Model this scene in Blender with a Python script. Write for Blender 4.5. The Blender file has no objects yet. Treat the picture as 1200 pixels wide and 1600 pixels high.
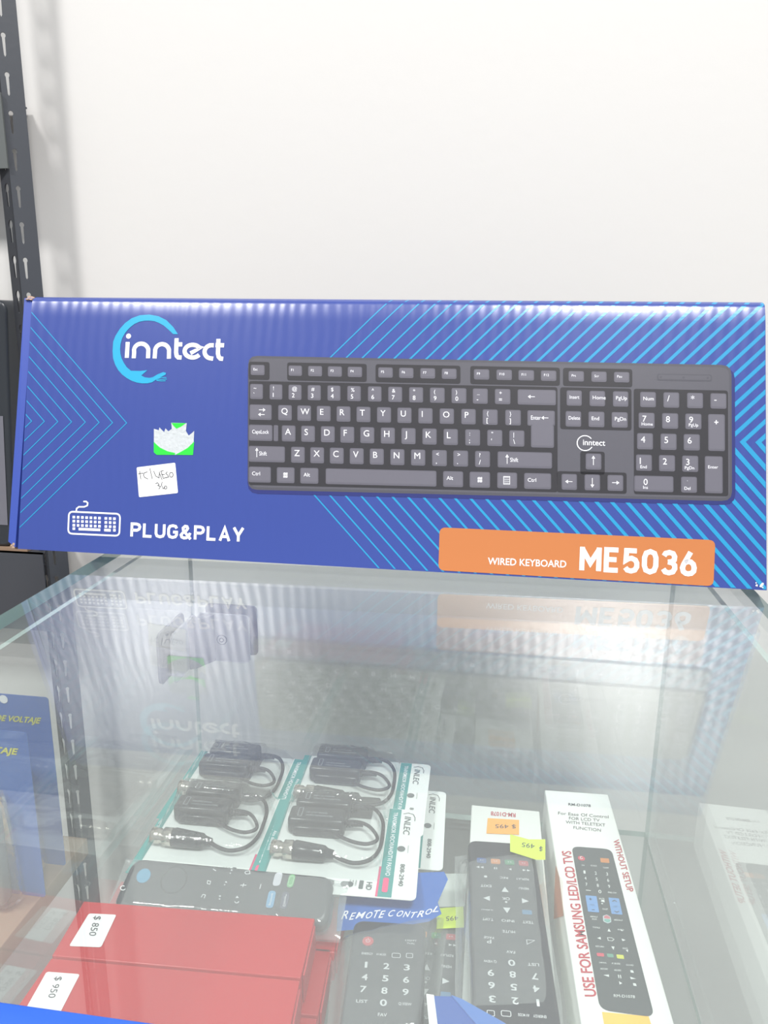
import bpy, bmesh, math, random
from mathutils import Vector, Matrix, noise
from mathutils.geometry import tessellate_polygon
random.seed(7)
sc = bpy.context.scene
C = sc.collection

# ------------------------------------------------------------------ camera
F_PX = 1193.5
CAM = Vector((0.0, 0.0, 0.1592))
CR = Vector((0.9901096, 0.1399285, 0.0101517)).normalized()
CU = Vector((-0.0435339, 0.2376380, 0.9703778)).normalized()
CF = Vector((-0.1333711, 0.9612223, -0.2413793)).normalized()
cd = bpy.data.cameras.new('camera')
cam = bpy.data.objects.new('camera', cd); C.objects.link(cam)
cd.sensor_fit = 'VERTICAL'; cd.sensor_height = 36.0; cd.lens = F_PX/1600*36.0
cd.clip_start = 0.01
cam.matrix_world = Matrix(((CR.x, CU.x, -CF.x, CAM.x), (CR.y, CU.y, -CF.y, CAM.y), (CR.z, CU.z, -CF.z, CAM.z), (0, 0, 0, 1)))
sc.camera = cam
sc.view_settings.view_transform = 'Standard'
sc.view_settings.look = 'None'
sc.view_settings.gamma = 1.0
sc.view_settings.use_curve_mapping = False
sc.view_settings.exposure = 0.0

# ------------------------------------------------------------------ light
WORLD = 0.54
w = bpy.data.worlds.new('daylight'); sc.world = w; w.use_nodes = True
bg = w.node_tree.nodes['Background']; bg.inputs[0].default_value = (0.93, 0.97, 1.0, 1); bg.inputs[1].default_value = WORLD
LAMPS = ((0.45, -0.68, 1.88, 0.40, 54), (-1.05, -0.70, 1.88, 0.36, 40))
for lx, ly, lz, ls, lp in LAMPS:
    ld = bpy.data.lights.new('ceiling_lamp_light', 'AREA'); ld.shape = 'SQUARE'; ld.size = ls; ld.energy = lp; ld.color = (1, 0.985, 0.96)
    lo = bpy.data.objects.new('ceiling_lamp_light', ld); C.objects.link(lo); lo.location = (lx, ly, lz-0.012)

# ------------------------------------------------------------------ helpers
def ray(px, py):
    return CF + CR*((px-600)/F_PX) + CU*((800-py)/F_PX)
class Plane:
    """a flat surface in the place: origin, two axes and a normal; from_px finds the point of it a pixel shows"""
    def __init__(s, o, ux, n):
        s.o = Vector(o); s.n = Vector(n).normalized(); s.ux = (Vector(ux) - s.n*Vector(ux).dot(s.n)).normalized(); s.uy = s.n.cross(s.ux)
    def px(s, x, y):
        d = ray(x, y); P = CAM + d*((s.o-CAM).dot(s.n)/d.dot(s.n)) - s.o
        return (P.dot(s.ux), P.dot(s.uy))
    def at(s, u, v, w=0.0):
        return s.o + s.ux*u + s.uy*v + s.n*w
def hz(z): return Plane((0, 0, z), (1, 0, 0), (0, 0, 1))

def lin(c):
    return tuple((x/255/12.92) if x/255 <= 0.04045 else ((x/255+0.055)/1.055)**2.4 for x in c)
_m = {}
def mat(name, rgb, rough=0.5, metal=0.0, bump=0.0, scale=200.0, spec=0.5, coat=0.0, vary=0.0):
    if name in _m: return _m[name]
    m = bpy.data.materials.new(name); m.use_nodes = True
    nt = m.node_tree; b = nt.nodes['Principled BSDF']
    col = lin(rgb)+(1,)
    b.inputs['Base Color'].default_value = col; b.inputs['Roughness'].default_value = rough
    b.inputs['Metallic'].default_value = metal; b.inputs['Specular IOR Level'].default_value = spec
    b.inputs['Coat Weight'].default_value = coat
    if bump or vary:
        tc = nt.nodes.new('ShaderNodeTexCoord'); nz = nt.nodes.new('ShaderNodeTexNoise')
        nz.inputs['Scale'].default_value = scale; nz.inputs['Detail'].default_value = 4
        nt.links.new(tc.outputs['Object'], nz.inputs['Vector'])
        if bump:
            bp = nt.nodes.new('ShaderNodeBump'); bp.inputs['Strength'].default_value = bump; bp.inputs['Distance'].default_value = 0.001
            nt.links.new(nz.outputs['Fac'], bp.inputs['Height']); nt.links.new(bp.outputs['Normal'], b.inputs['Normal'])
        if vary:
            mx = nt.nodes.new('ShaderNodeMixRGB'); mx.blend_type = 'MULTIPLY'; mx.inputs[1].default_value = col
            mr = nt.nodes.new('ShaderNodeMapRange'); mr.inputs['To Min'].default_value = 1-vary; mr.inputs['To Max'].default_value = 1.0
            nt.links.new(nz.outputs['Fac'], mr.inputs['Value']); nt.links.new(mr.outputs['Result'], mx.inputs[2]); mx.inputs[0].default_value = 1
            nt.links.new(mx.outputs[0], b.inputs['Base Color'])
    _m[name] = m; return m
def sheet(name, tint, haze=0.0, rough=0.0, f0=0.04, bump=0.0, scale=60.0, hcol=(235, 240, 240)):
    """thin clear pane or film: straight-through transparency plus facing-dependent gloss"""
    m = bpy.data.materials.new(name); m.use_nodes = True; nt = m.node_tree; nt.nodes.clear(); N = nt.nodes.new; L = nt.links.new
    out = N('ShaderNodeOutputMaterial'); tr = N('ShaderNodeBsdfTransparent'); tr.inputs[0].default_value = tuple(tint)+(1,)
    gl = N('ShaderNodeBsdfGlossy'); gl.inputs['Roughness'].default_value = rough; gl.inputs['Color'].default_value = (1, 1, 1, 1)
    ge = N('ShaderNodeNewGeometry'); dt = N('ShaderNodeVectorMath'); dt.operation = 'DOT_PRODUCT'
    L(ge.outputs['Incoming'], dt.inputs[1])
    nsrc = ge.outputs['Normal']
    if bump:
        tc = N('ShaderNodeTexCoord'); nz = N('ShaderNodeTexNoise'); nz.inputs['Scale'].default_value = scale; nz.inputs['Detail'].default_value = 3
        nz.inputs['Distortion'].default_value = 0.8
        L(tc.outputs['Object'], nz.inputs['Vector']); bp = N('ShaderNodeBump'); bp.inputs['Strength'].default_value = bump; bp.inputs['Distance'].default_value = 0.004
        L(nz.outputs['Fac'], bp.inputs['Height']); L(bp.outputs['Normal'], gl.inputs['Normal']); nsrc = bp.outputs['Normal']
    L(nsrc, dt.inputs[0])
    ab = N('ShaderNodeMath'); ab.operation = 'ABSOLUTE'; L(dt.outputs['Value'], ab.inputs[0])
    su = N('ShaderNodeMath'); su.operation = 'SUBTRACT'; su.inputs[0].default_value = 1; L(ab.outputs[0], su.inputs[1]); su.use_clamp = True
    pw = N('ShaderNodeMath'); pw.operation = 'POWER'; pw.inputs[1].default_value = 5; L(su.outputs[0], pw.inputs[0])
    ma = N('ShaderNodeMath'); ma.operation = 'MULTIPLY_ADD'; ma.inputs[1].default_value = 1-f0; ma.inputs[2].default_value = f0; L(pw.outputs[0], ma.inputs[0])
    mx = N('ShaderNodeMixShader'); L(ma.outputs[0], mx.inputs[0])
    if haze:
        df = N('ShaderNodeBsdfDiffuse'); df.inputs[0].default_value = lin(hcol)+(1,)
        m2 = N('ShaderNodeMixShader'); m2.inputs[0].default_value = haze; L(tr.outputs[0], m2.inputs[1]); L(df.outputs[0], m2.inputs[2]); L(m2.outputs[0], mx.inputs[1])
    else: L(tr.outputs[0], mx.inputs[1])
    L(gl.outputs[0], mx.inputs[2]); L(mx.outputs[0], out.inputs['Surface'])
    _m[name] = m; return m

class MB:
    """collects shapes and links them as ONE mesh object"""
    def __init__(s): s.v = []; s.f = []; s.mi = []; s.sm = []; s.mats = []
    def k(s, m):
        if m not in s.mats: s.mats.append(m)
        return s.mats.index(m)
    def add(s, vs, fs, m, smooth=False):
        b = len(s.v); s.v += [Vector(p) for p in vs]; i = s.k(m)
        for f in fs: s.f.append([b+j for j in f]); s.mi.append(i); s.sm.append(smooth)
    def poly(s, pl, pts, m, w=0.0):
        """filled outline (maybe concave) drawn on a plane"""
        if len(pts) < 3: return
        P = [pl.at(u, v, w) for u, v in pts]
        if len(pts) <= 4: s.add(P, [list(range(len(P)))], m); return
        tris = tessellate_polygon([[Vector((u, v, 0)) for u, v in pts]])
        s.add(P, [list(t) for t in tris], m)
    def pxpoly(s, pl, pts, m, w=0.0): s.poly(pl, [pl.px(*p) for p in pts], m, w)
    def stroke(s, pl, pts, wd, m, w=0.0, px=True, closed=False, cap=True):
        s.lay = (getattr(s, 'lay', 0)+1) % 12; w += s.lay*5e-6
        """a pen line of constant width on a plane"""
        q = [Vector(pl.px(*p)) if px else Vector(p) for p in pts]
        if closed: q = q + [q[0], q[1]]
        n = len(q); L_ = []; R_ = []
        for i in range(n):
            a = q[i]-q[i-1] if i > 0 else q[1]-q[0]; b = q[i+1]-q[i] if i < n-1 else a
            if a.length < 1e-9: a = b
            if b.length < 1e-9: b = a
            t = (a.normalized()+b.normalized())
            if t.length < 1e-6: t = a.normalized()
            t.normalize(); nn = Vector((-t.y, t.x)); c = max(0.45, abs(nn.dot(Vector((-a.y, a.x)).normalized())))
            L_.append(q[i]+nn*wd/2/c); R_.append(q[i]-nn*wd/2/c)
        if closed: n -= 1
        P = [pl.at(p.x, p.y, w) for p in L_[:n]]+[pl.at(p.x, p.y, w) for p in R_[:n]]
        s.add(P, [[i, n+i, n+i+1, i+1] for i in range(n-1)], m)
        if cap and not closed:
            for c in (q[0], q[n-1]): s.disc(pl, c.x, c.y, wd/2, m, w+2e-6, px=False, seg=10)
    def disc(s, pl, x, y, r, m, w=0.0, px=True, seg=20, ry=None):
        if px: x, y = pl.px(x, y)
        ry = ry or r
        P = [pl.at(x+r*math.cos(2*math.pi*i/seg), y+ry*math.sin(2*math.pi*i/seg), w) for i in range(seg)]
        s.add(P, [list(range(seg))], m)
    def rrect(s, pl, x0, y0, x1, y1, r, m, w=0.0, seg=5):
        """rounded rectangle in plane units"""
        s.poly(pl, rr(x0, y0, x1, y1, r, seg), m, w)
    def rquad(s, pl, c, r, m, w=0.0, px=True, seg=5):
        s.poly(pl, roundquad([pl.px(*p) if px else p for p in c], r, seg), m, w)
    def box(s, lo, hi, m, r=0.0, seg=3, frame=None):
        bm = bmesh.new(); bmesh.ops.create_cube(bm, size=1)
        lo = Vector(lo); hi = Vector(hi)
        for v in bm.verts: v.co = Vector([lo[i]+(v.co[i]+0.5)*(hi[i]-lo[i]) for i in range(3)])
        if r: bmesh.ops.bevel(bm, geom=bm.edges[:], offset=r, segments=seg, affect='EDGES', profile=0.5)
        s.bm(bm, m, bool(r), frame)
    def bm(s, bm, m, smooth=False, frame=None):
        bm.verts.index_update()
        vs = [frame @ v.co if frame else v.co.copy() for v in bm.verts]
        s.add(vs, [[v.index for v in f.verts] for f in bm.faces], m, smooth); bm.free()
    def prism(s, pl, pts, w0, w1, m, smooth=False):
        n = len(pts); P = [pl.at(u, v, w0) for u, v in pts]+[pl.at(u, v, w1) for u, v in pts]
        tr = [list(t) for t in tessellate_polygon([[Vector((u, v, 0)) for u, v in pts]])]
        s.add(P, tr+[[n+i for i in t] for t in tr], m); s.add(P, [[i, (i+1) % n, n+(i+1) % n, n+i] for i in range(n)], m, smooth)
    def slabround(s, pl, pts, w0, w1, bev, m, steps=4):
        """solid with a rounded top rim: outline shrinks towards the top"""
        n = len(pts); cx = sum(p[0] for p in pts)/n; cy = sum(p[1] for p in pts)/n
        wd = max(p[0] for p in pts)-min(p[0] for p in pts); ht = max(p[1] for p in pts)-min(p[1] for p in pts)
        rings = [(0, w0)]+[((1-math.cos(a)), w1-bev+bev*math.sin(a)) for a in [math.pi/2*i/steps for i in range(steps+1)]]
        P = []
        for sh, w in rings:
            kx = 1-2*bev*sh/wd; ky = 1-2*bev*sh/ht
            P += [pl.at(cx+(u-cx)*kx, cy+(v-cy)*ky, w) for u, v in pts]
        fs = []
        for j in range(len(rings)-1):
            for i in range(n): fs.append([j*n+i, j*n+(i+1) % n, (j+1)*n+(i+1) % n, (j+1)*n+i])
        s.add(P, fs, m, True)
        t = (len(rings)-1)*n; s.add(P, [[t+i for i in range(n)], list(range(n))[::-1]], m)
    def tube(s, pts, r, m, seg=10, smooth_n=0):
        pts = [Vector(p) for p in pts]
        if smooth_n: pts = crom(pts, smooth_n)
        n = len(pts); rs = r if isinstance(r, (list, tuple)) else [r]*n
        P = []; up = Vector((0, 0, 1))
        for i in range(n):
            t = (pts[min(i+1, n-1)]-pts[max(i-1, 0)]).normalized()
            a = t.cross(up)
            if a.length < 1e-3: a = t.cross(Vector((1, 0, 0)))
            a.normalize(); b = t.cross(a)
            P += [pts[i]+a*rs[i]*math.cos(2*math.pi*j/seg)+b*rs[i]*math.sin(2*math.pi*j/seg) for j in range(seg)]
        fs = [[i*seg+j, i*seg+(j+1) % seg, (i+1)*seg+(j+1) % seg, (i+1)*seg+j] for i in range(n-1) for j in range(seg)]
        s.add(P, fs, m, True); s.add(P, [list(range(seg))[::-1], [(n-1)*seg+j for j in range(seg)]], m)
    def text(s, pl, txt, bl, br, tl, m, w=0.0, bold=0.0, shear=0.0, px=True):
        """writing on a plane: its ink box is fitted to bottom-left, bottom-right, top-left"""
        V, Fc = glyphs(txt, bold, shear)
        if px: bl, br, tl = [Vector(pl.px(*p)) for p in (bl, br, tl)]
        else: bl, br, tl = Vector(bl), Vector(br), Vector(tl)
        P = []
        for x, y in V:
            q = bl+(br-bl)*x+(tl-bl)*y; P.append(pl.at(q.x, q.y, w))
        s.add(P, Fc, m)
    def write(s, pl, txt, org, xd, yd, m, w=0.0, bold=0.0, anchor=0.0):
        """writing in its natural proportions: yd spans one capital height from org on the baseline"""
        glyphs(txt, bold, 0.0); glyphs('H', 0.0, 0.0)
        x0, x1, y0, y1, V, Fc = _raw[(txt, bold, 0.0)]; cap = _raw[('H', 0.0, 0.0)][3]
        org = Vector(org); xd = Vector(xd); yd = Vector(yd); P = []
        for x, y in V:
            q = org+xd*((x-x0-anchor*(x1-x0))/cap)+yd*(y/cap); P.append(pl.at(q.x, q.y, w))
        s.add(P, Fc, m)
    def din(s, pl, txt, bl, br, tl, wd, m, w=0.0, gap=.36):
        """bold square-shouldered lettering drawn with strokes"""
        A = {c: (max(x for st in DIN[c] for x, y in st)) for c in set(txt)}
        tot = sum(A[c] for c in txt)+gap*(len(txt)-1); bl, br, tl = [Vector(pl.px(*p)) for p in (bl, br, tl)]; x = 0
        for c in txt:
            for st in DIN[c]:
                s.stroke(pl, [tuple(bl+(br-bl)*((x+a)/tot)+(tl-bl)*b) for a, b in st], wd, m, w, px=False, cap=False, closed=st[0] == st[-1])
            x += A[c]+gap
    def build(s, name, parent=None, origin=None):
        me = bpy.data.meshes.new(name)
        xs = [v.x for v in s.v]; ys = [v.y for v in s.v]; zs = [v.z for v in s.v]
        o = Vector(origin) if origin else Vector(((min(xs)+max(xs))/2, (min(ys)+max(ys))/2, min(zs)))
        me.from_pydata([v-o for v in s.v], [], s.f); me.update()
        for m in s.mats: me.materials.append(m)
        me.polygons.foreach_set('material_index', s.mi); me.polygons.foreach_set('use_smooth', s.sm)
        ob = bpy.data.objects.new(name, me); C.objects.link(ob)
        if parent is not None:
            ob.parent = parent; wp = parent; po = Vector(parent.location)
            while wp.parent: wp = wp.parent; po += Vector(wp.location)
            ob.location = o-po
        else: ob.location = o
        return ob
DIN = {'M': [[(0, -.08), (0, 1.08)], [(0, 1), (.42, .3), (.84, 1)], [(.84, -.08), (.84, 1.08)]], 'E': [[(.58, 1), (0, 1), (0, 0), (.58, 0)], [(0, .52), (.5, .52)]],
 '5': [[(.54, 1), (.04, 1), (.02, .52), (.14, .60), (.3, .63), (.48, .55), (.56, .40), (.56, .22), (.47, .06), (.28, 0), (.1, .04), (0, .16)]],
 '0': [[(0, .3), (0, .7), (.08, .92), (.28, 1), (.48, .92), (.56, .7), (.56, .3), (.48, .08), (.28, 0), (.08, .08), (0, .3)]],
 '3': [[(.02, .82), (.1, .95), (.28, 1), (.46, .95), (.54, .8), (.52, .64), (.4, .55), (.22, .53)], [(.22, .53), (.42, .5), (.55, .38), (.56, .22), (.47, .06), (.28, 0), (.1, .04), (0, .18)]],
 '6': [[(.38, 1.06), (.06, .46), (0, .28), (.05, .1), (.18, .01), (.3, 0), (.44, .03), (.55, .14), (.57, .3), (.52, .48), (.4, .58), (.26, .6), (.1, .52)]],
 'P': [[(0, -.08), (0, 1), (.32, 1), (.48, .93), (.54, .76), (.5, .58), (.36, .47), (0, .47)]], 'L': [[(0, 1.08), (0, 0), (.5, 0)]],
 'U': [[(0, 1.08), (0, .28), (.07, .08), (.27, 0), (.47, .08), (.54, .28), (.54, 1.08)]],
 'G': [[(.54, .78), (.46, .95), (.27, 1), (.08, .93), (0, .72), (0, .28), (.08, .07), (.27, 0), (.46, .07), (.54, .25), (.54, .46), (.3, .46)]],
 '&': [[(.64, -.08), (.14, .66), (.12, .84), (.25, 1), (.38, .97), (.43, .82), (.36, .66), (.1, .42), (0, .25), (.05, .08), (.2, 0), (.38, .04), (.52, .2), (.60, .45)]],
 'A': [[(0, -.08), (.3, 1.02), (.6, -.08)], [(.1, .28), (.5, .28)]], 'Y': [[(0, 1.08), (.3, .42), (.6, 1.08)], [(.3, .42), (.3, -.08)]]}
def rr(x0, y0, x1, y1, r, seg=5):
    p = []
    for cx, cy, a0 in ((x1-r, y1-r, 0), (x0+r, y1-r, 90), (x0+r, y0+r, 180), (x1-r, y0+r, 270)):
        for i in range(seg+1):
            a = math.radians(a0+90*i/seg); p.append((cx+r*math.cos(a), cy+r*math.sin(a)))
    return p
def roundquad(c, r, seg=5):
    c = [Vector(p) for p in c]; out = []; n = len(c)
    for i in range(n):
        a = c[i-1]; b = c[i]; d = c[(i+1) % n]; e1 = (a-b).normalized(); e2 = (d-b).normalized()
        p0 = b+e1*r; p1 = b+e2*r
        for k in range(seg+1):
            t = k/seg; q = p0*(1-t)**2+b*2*t*(1-t)+p1*t*t; out.append((q.x, q.y))
    return out
def crom(p, n):
    out = []
    for i in range(len(p)-1):
        a = p[max(i-1, 0)]; b = p[i]; c = p[i+1]; d = p[min(i+2, len(p)-1)]
        for k in range(n):
            t = k/n; out.append(0.5*((2*b)+(c-a)*t+(2*a-5*b+4*c-d)*t*t+(3*b-a-3*c+d)*t*t*t))
    return out+[p[-1]]
def arc(cx, cy, rx, ry, a0, a1, n=14):
    return [(cx+rx*math.cos(math.radians(a0+(a1-a0)*i/n)), cy-ry*math.sin(math.radians(a0+(a1-a0)*i/n))) for i in range(n+1)]
_g = {}; _raw = {}
def glyphs(txt, bold, shear):
    k = (txt, bold, shear)
    if k in _g: return _g[k]
    cu = bpy.data.curves.new('t', 'FONT'); cu.body = txt; cu.size = 1; cu.offset = bold; cu.shear = shear; cu.resolution_u = 3; cu.fill_mode = 'FRONT'
    ob = bpy.data.objects.new('t', cu); C.objects.link(ob)
    bpy.context.view_layer.update()
    me = bpy.data.meshes.new_from_object(ob.evaluated_get(bpy.context.evaluated_depsgraph_get()))
    V = [(v.co.x, v.co.y) for v in me.vertices]; Fc = [list(p.vertices) for p in me.polygons]
    bpy.data.objects.remove(ob); bpy.data.meshes.remove(me); bpy.data.curves.remove(cu)
    x0 = min(v[0] for v in V); x1 = max(v[0] for v in V); y0 = min(v[1] for v in V); y1 = max(v[1] for v in V)
    _raw[k] = (x0, x1, y0, y1, V, Fc); V = [((x-x0)/max(x1-x0, 1e-6), (y-y0)/max(y1-y0, 1e-6)) for x, y in V]
    _g[k] = (V, Fc); return _g[k]
def clip(poly, c):
    """convex clip of a polygon (both lists of (x, y); c counter-clockwise)"""
    out = poly
    for i in range(len(c)):
        a = c[i]; b = c[(i+1) % len(c)]; inp = out; out = []
        f = lambda p: (b[0]-a[0])*(p[1]-a[1])-(b[1]-a[1])*(p[0]-a[0])
        for j in range(len(inp)):
            p = inp[j-1]; q = inp[j]; fp = f(p); fq = f(q)
            if (fp >= 0) != (fq >= 0):
                t = fp/(fp-fq); out.append((p[0]+(q[0]-p[0])*t, p[1]+(q[1]-p[1])*t))
            if fq >= 0: out.append(q)
        if not out: return []
    return out
def tag(o, label, cat, group=None):
    o['label'] = label; o['category'] = cat
    if group: o['group'] = group
    return o
def thing(name, loc, label, cat, group=None):
    o = bpy.data.objects.new(name, None); C.objects.link(o); o.location = loc; o.empty_display_size = 0.01
    return tag(o, label, cat, group)
def structure(o): o['kind'] = 'structure'; return o
def copy_tree(o, loc=None, rz=None, label=None, group=None, parent=None):
    c = o.copy(); C.objects.link(c)
    if parent is not None: c.parent = parent
    if loc is not None: c.location = loc
    if rz is not None: c.rotation_euler = (0, 0, rz)
    if label: c['label'] = label
    if group: c['group'] = group
    for ch in [x for x in C.objects if x.parent == o]: copy_tree(ch, parent=c)
    return c

# ------------------------------------------------------------------ materials
GLASS = sheet('clear_glass', (0.965, 0.985, 0.978), f0=0.045)
TOPGLASS = sheet('top_glass', (0.95, 0.972, 0.966), f0=0.05, haze=0.05)
RIM = mat('glass_rim', (120, 152, 150), 0.15, bump=0.3, scale=40)
RIMD = mat('glass_rim_pale', (176, 190, 186), 0.2)
FILM = sheet('plastic_film', (0.93, 0.94, 0.94), haze=0.13, rough=0.08, f0=0.05, bump=0.25, scale=45)
BLISTER = sheet('blister_plastic', (0.95, 0.96, 0.96), haze=0.03, rough=0.04, f0=0.06, bump=0.5, scale=60)
WALL = mat('wall_paint', (221, 219, 217), 0.6, bump=0.15, scale=90, spec=0.3)
WHITE = mat('white_print', (240, 240, 240), 0.45)
INK = mat('black_ink', (60, 60, 66), 0.6)

# ------------------------------------------------------------------ room
m = MB(); m.box((-2.6, 0.74, -1.0), (2.2, 0.86, 1.9), WALL); structure(m.build('wall_back'))
m = MB(); m.box((-2.6, -2.2, -1.06), (2.2, 0.74, -1.0), mat('floor_tile', (165, 165, 165), 0.35, vary=0.2, scale=6)); structure(m.build('floor'))
m = MB(); m.box((-2.6, -2.2, 1.9), (2.2, 0.86, 1.96), mat('ceiling_paint', (235, 235, 232), 0.7)); structure(m.build('ceiling'))
emi = bpy.data.materials.new('lamp_diffuser'); emi.use_nodes = True
eb = emi.node_tree.nodes['Principled BSDF']; eb.inputs['Emission Color'].default_value = (1, 0.99, 0.97, 1); eb.inputs['Emission Strength'].default_value = 3.0
for i, (lx, ly, lz, ls, lp) in enumerate(LAMPS):
    t = thing('ceiling_lamp', (lx, ly, 1.888), ('square white ceiling lamp panel to the right above the counter', 'square white ceiling lamp panel to the left above the counter')[i], 'lamp')
    m = MB(); m.box((lx-ls/2-.02, ly-ls/2-.02, 1.885), (lx+ls/2+.02, ly+ls/2+.02, 1.8999), WHITE); m.build('frame', t)
    m = MB(); m.box((lx-ls/2, ly-ls/2, 1.8835), (lx+ls/2, ly+ls/2, 1.8848), emi); m.build('diffuser', t)

# ------------------------------------------------------------------ glass display case
XL, XR, YF, YB, ZS, ZB = -0.248, 0.146, 0.134, 0.5955, -0.2607, -0.62
case = thing('glass_display_case', ((XL+XR)/2, (YF+YB)/2, -1.0), 'glass display case with clear panes holding remotes, red boxes and cable packs', 'display case')
def pane(lo, hi, g=GLASS, axis=2, rims=RIM):
    """slab of glass: the two large faces clear, the rims green"""
    m = MB(); x0, y0, z0 = lo; x1, y1, z1 = hi
    P = [(x0, y0, z0), (x1, y0, z0), (x1, y1, z0), (x0, y1, z0), (x0, y0, z1), (x1, y0, z1), (x1, y1, z1), (x0, y1, z1)]
    Fs = {2: ([[3, 2, 1, 0], [4, 5, 6, 7]], [[0, 1, 5, 4], [1, 2, 6, 5], [2, 3, 7, 6], [3, 0, 4, 7]]),
          1: ([[0, 1, 5, 4], [2, 3, 7, 6]], [[3, 2, 1, 0], [4, 5, 6, 7], [1, 2, 6, 5], [3, 0, 4, 7]]),
          0: ([[1, 2, 6, 5], [3, 0, 4, 7]], [[3, 2, 1, 0], [4, 5, 6, 7], [0, 1, 5, 4], [2, 3, 7, 6]])}[axis]
    m.add(P, Fs[0], g); m.add(P, Fs[1], rims); return m
pane((-0.2635, YF, -0.008), (0.1665, 0.612, 0.0), TOPGLASS).build('top_pane', case)
pane((XL-.0035, YF, ZB), (XL, YB, -0.0085), axis=0, rims=RIMD).build('side_pane', case)
pane((XR, YF, ZB), (XR+.0035, YB, -0.0085), axis=0, rims=RIMD).build('side_pane', case)
pane((XL-.0035, YB+.0005, ZB), (XR+.0035, YB+.0065, -0.0085), axis=1, rims=RIMD).build('back_pane', case)
pane((XL-.006, YF-.0065, ZB), (XR+.006, YF-.0005, -0.0085), axis=1, rims=RIMD).build('front_pane', case)
pane((XL+.0005, YF+.002, ZS-.005), (XR-.0005, YB-.003, ZS), rims=RIMD).build('shelf', case)
m = MB(); m.box((XL-.01, YF-.01, -1.0), (XR+.01, YB+.01, ZB), mat('case_base', (238, 242, 240), 0.35)); m.build('base', case)
BLUE = mat('blue_edging', (40, 92, 205), 0.35)
m = MB(); m.box((-0.266, YF-.012, -0.012), (0.169, YF+.0005, 0.0012), BLUE, 0.0006, 2); m.build('front_edge_strip', case)

# metal corner clamp joining the back and the left pane
METAL = mat('clamp_metal', (212, 212, 220), 0.4)
METALD = mat('clamp_metal_dark', (122, 124, 140), 0.4)
t = thing('corner_clamp', (-0.235, 0.585, -0.131), 'grey metal corner clamp with a screw holding the two glass panes', 'clamp')
bp = Plane((0, YB-.0025, 0), (1, 0, 0), (0, -1, 0))
m = MB(); m.prism(bp, rr(-0.2445, -0.131, -0.199, -0.087, 0.004), -.0022, 0, METAL); pl_ = m.build('clamp_plate', t)
m = MB()
for r_, z_, mm in ((.0046, .0006, METALD), (.0039, .0009, METAL), (.0022, .0012, METALD), (.0012, .0015, METAL)):
    m.prism(bp, [(-0.2235+r_*math.cos(a*math.pi/12), -0.1105+r_*math.sin(a*math.pi/12)) for a in range(24)], 0, z_, mm)
m.build('screw', pl_)
m = MB(); m.prism(Plane((0, YB+.0118, 0), (1, 0, 0), (0, -1, 0)), rr(-0.242, -0.129, -0.1955, -0.083, 0.004), 0, .002, METALD); m.build('clamp_plate', t)
sp = Plane((XL+.0025, 0, 0), (0, 1, 0), (1, 0, 0))
m = MB(); m.prism(sp, rr(0.541, -0.130, 0.592, -0.087, 0.006), -.0022, 0, METAL); m.build('clamp_plate', t)
m = MB(); m.prism(Plane((XL-.0105, 0, 0), (0, 1, 0), (1, 0, 0)), rr(0.539, -0.131, 0.592, -0.086, 0.006), 0, .002, METALD); m.build('clamp_plate', t)
m = MB(); m.prism(hz(0), [(XL+.003, 0.581), (XL+.0118, 0.5925), (-0.2295, 0.5925), (-0.232, 0.589), (XL+.0075, 0.574), (XL+.003, 0.572)], -.1305, -.0875, METALD); m.build('clamp_body', t)

# ------------------------------------------------------------------ keyboard box
BO = Vector((-0.3136, 0.4541, 0.0067)); BN = Vector((0.01455155, -0.95456224, 0.29765616))
FB = Plane(BO, (1, 0.0152, 0), BN)
HTOP = 0.1764
def bow(v):
    t = (v-(HTOP-.016))/.016
    return 0.0 if t <= 0 else -(.0016*min(t, 1)**2+.0040*max(0, min(t, 1)-.72)**2/.0784)
class FacePlane(Plane):
    """the carton's front: flat, bending back along its upper edge"""
    def at(s, u, v, w=0.0): return s.o+s.ux*u+s.uy*v+s.n*(w+bow(v))
FB = FacePlane(BO, (1, 0.0152, 0), BN)
def print_blue():
    m = mat('box_blue', (44, 66, 146), 0.29, spec=1.0)
    nt = m.node_tree; b = nt.nodes['Principled BSDF']; tc = nt.nodes.new('ShaderNodeTexCoord'); wv = nt.nodes.new('ShaderNodeTexWave')
    wv.wave_type = 'BANDS'; wv.bands_direction = 'X'; wv.inputs['Scale'].default_value = 42; wv.inputs['Distortion'].default_value = 3.0; wv.inputs['Detail'].default_value = 2; wv.inputs['Detail Scale'].default_value = 0.6
    bp = nt.nodes.new('ShaderNodeBump'); bp.inputs['Strength'].default_value = 0.07; bp.inputs['Distance'].default_value = 0.0015
    nt.links.new(tc.outputs['Object'], wv.inputs['Vector']); nt.links.new(wv.outputs['Fac'], bp.inputs['Height']); nt.links.new(bp.outputs['Normal'], b.inputs['Normal'])
    return m
BOXB = print_blue()
BOXI = mat('box_blue_side', (58, 80, 165), 0.4)
KRAFT = mat('torn_kraft', (176, 150, 132), 0.8, bump=0.5, scale=300)
CY = mat('print_cyan', (20, 146, 196), 0.29, spec=1); CY2 = mat('logo_cyan', (18, 164, 208), 0.29, spec=1)
PW = mat('print_white', (244, 244, 250), 0.32); ORG = mat('print_orange', (192, 116, 62), 0.29, spec=1)
PG = mat('print_grey', (86, 85, 94), 0.29, spec=1); PGL = mat('print_key_grey', (96, 94, 105), 0.29, spec=1); PBK = mat('print_black', (40, 38, 44), 0.29, spec=1)
PG2 = mat('print_grey_dark', (76, 75, 84), 0.29, spec=1)
kb = thing('keyboard_box', BO+Vector((0.24, 0.01, -0.0067)), 'long blue printed carton of a wired keyboard leaning back on the glass top', 'box')
BT = 0.0222
cor = [FB.px(28, 857.5), FB.px(1198, 922.5), FB.px(1196, 468), FB.px(50, 460)]
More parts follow.
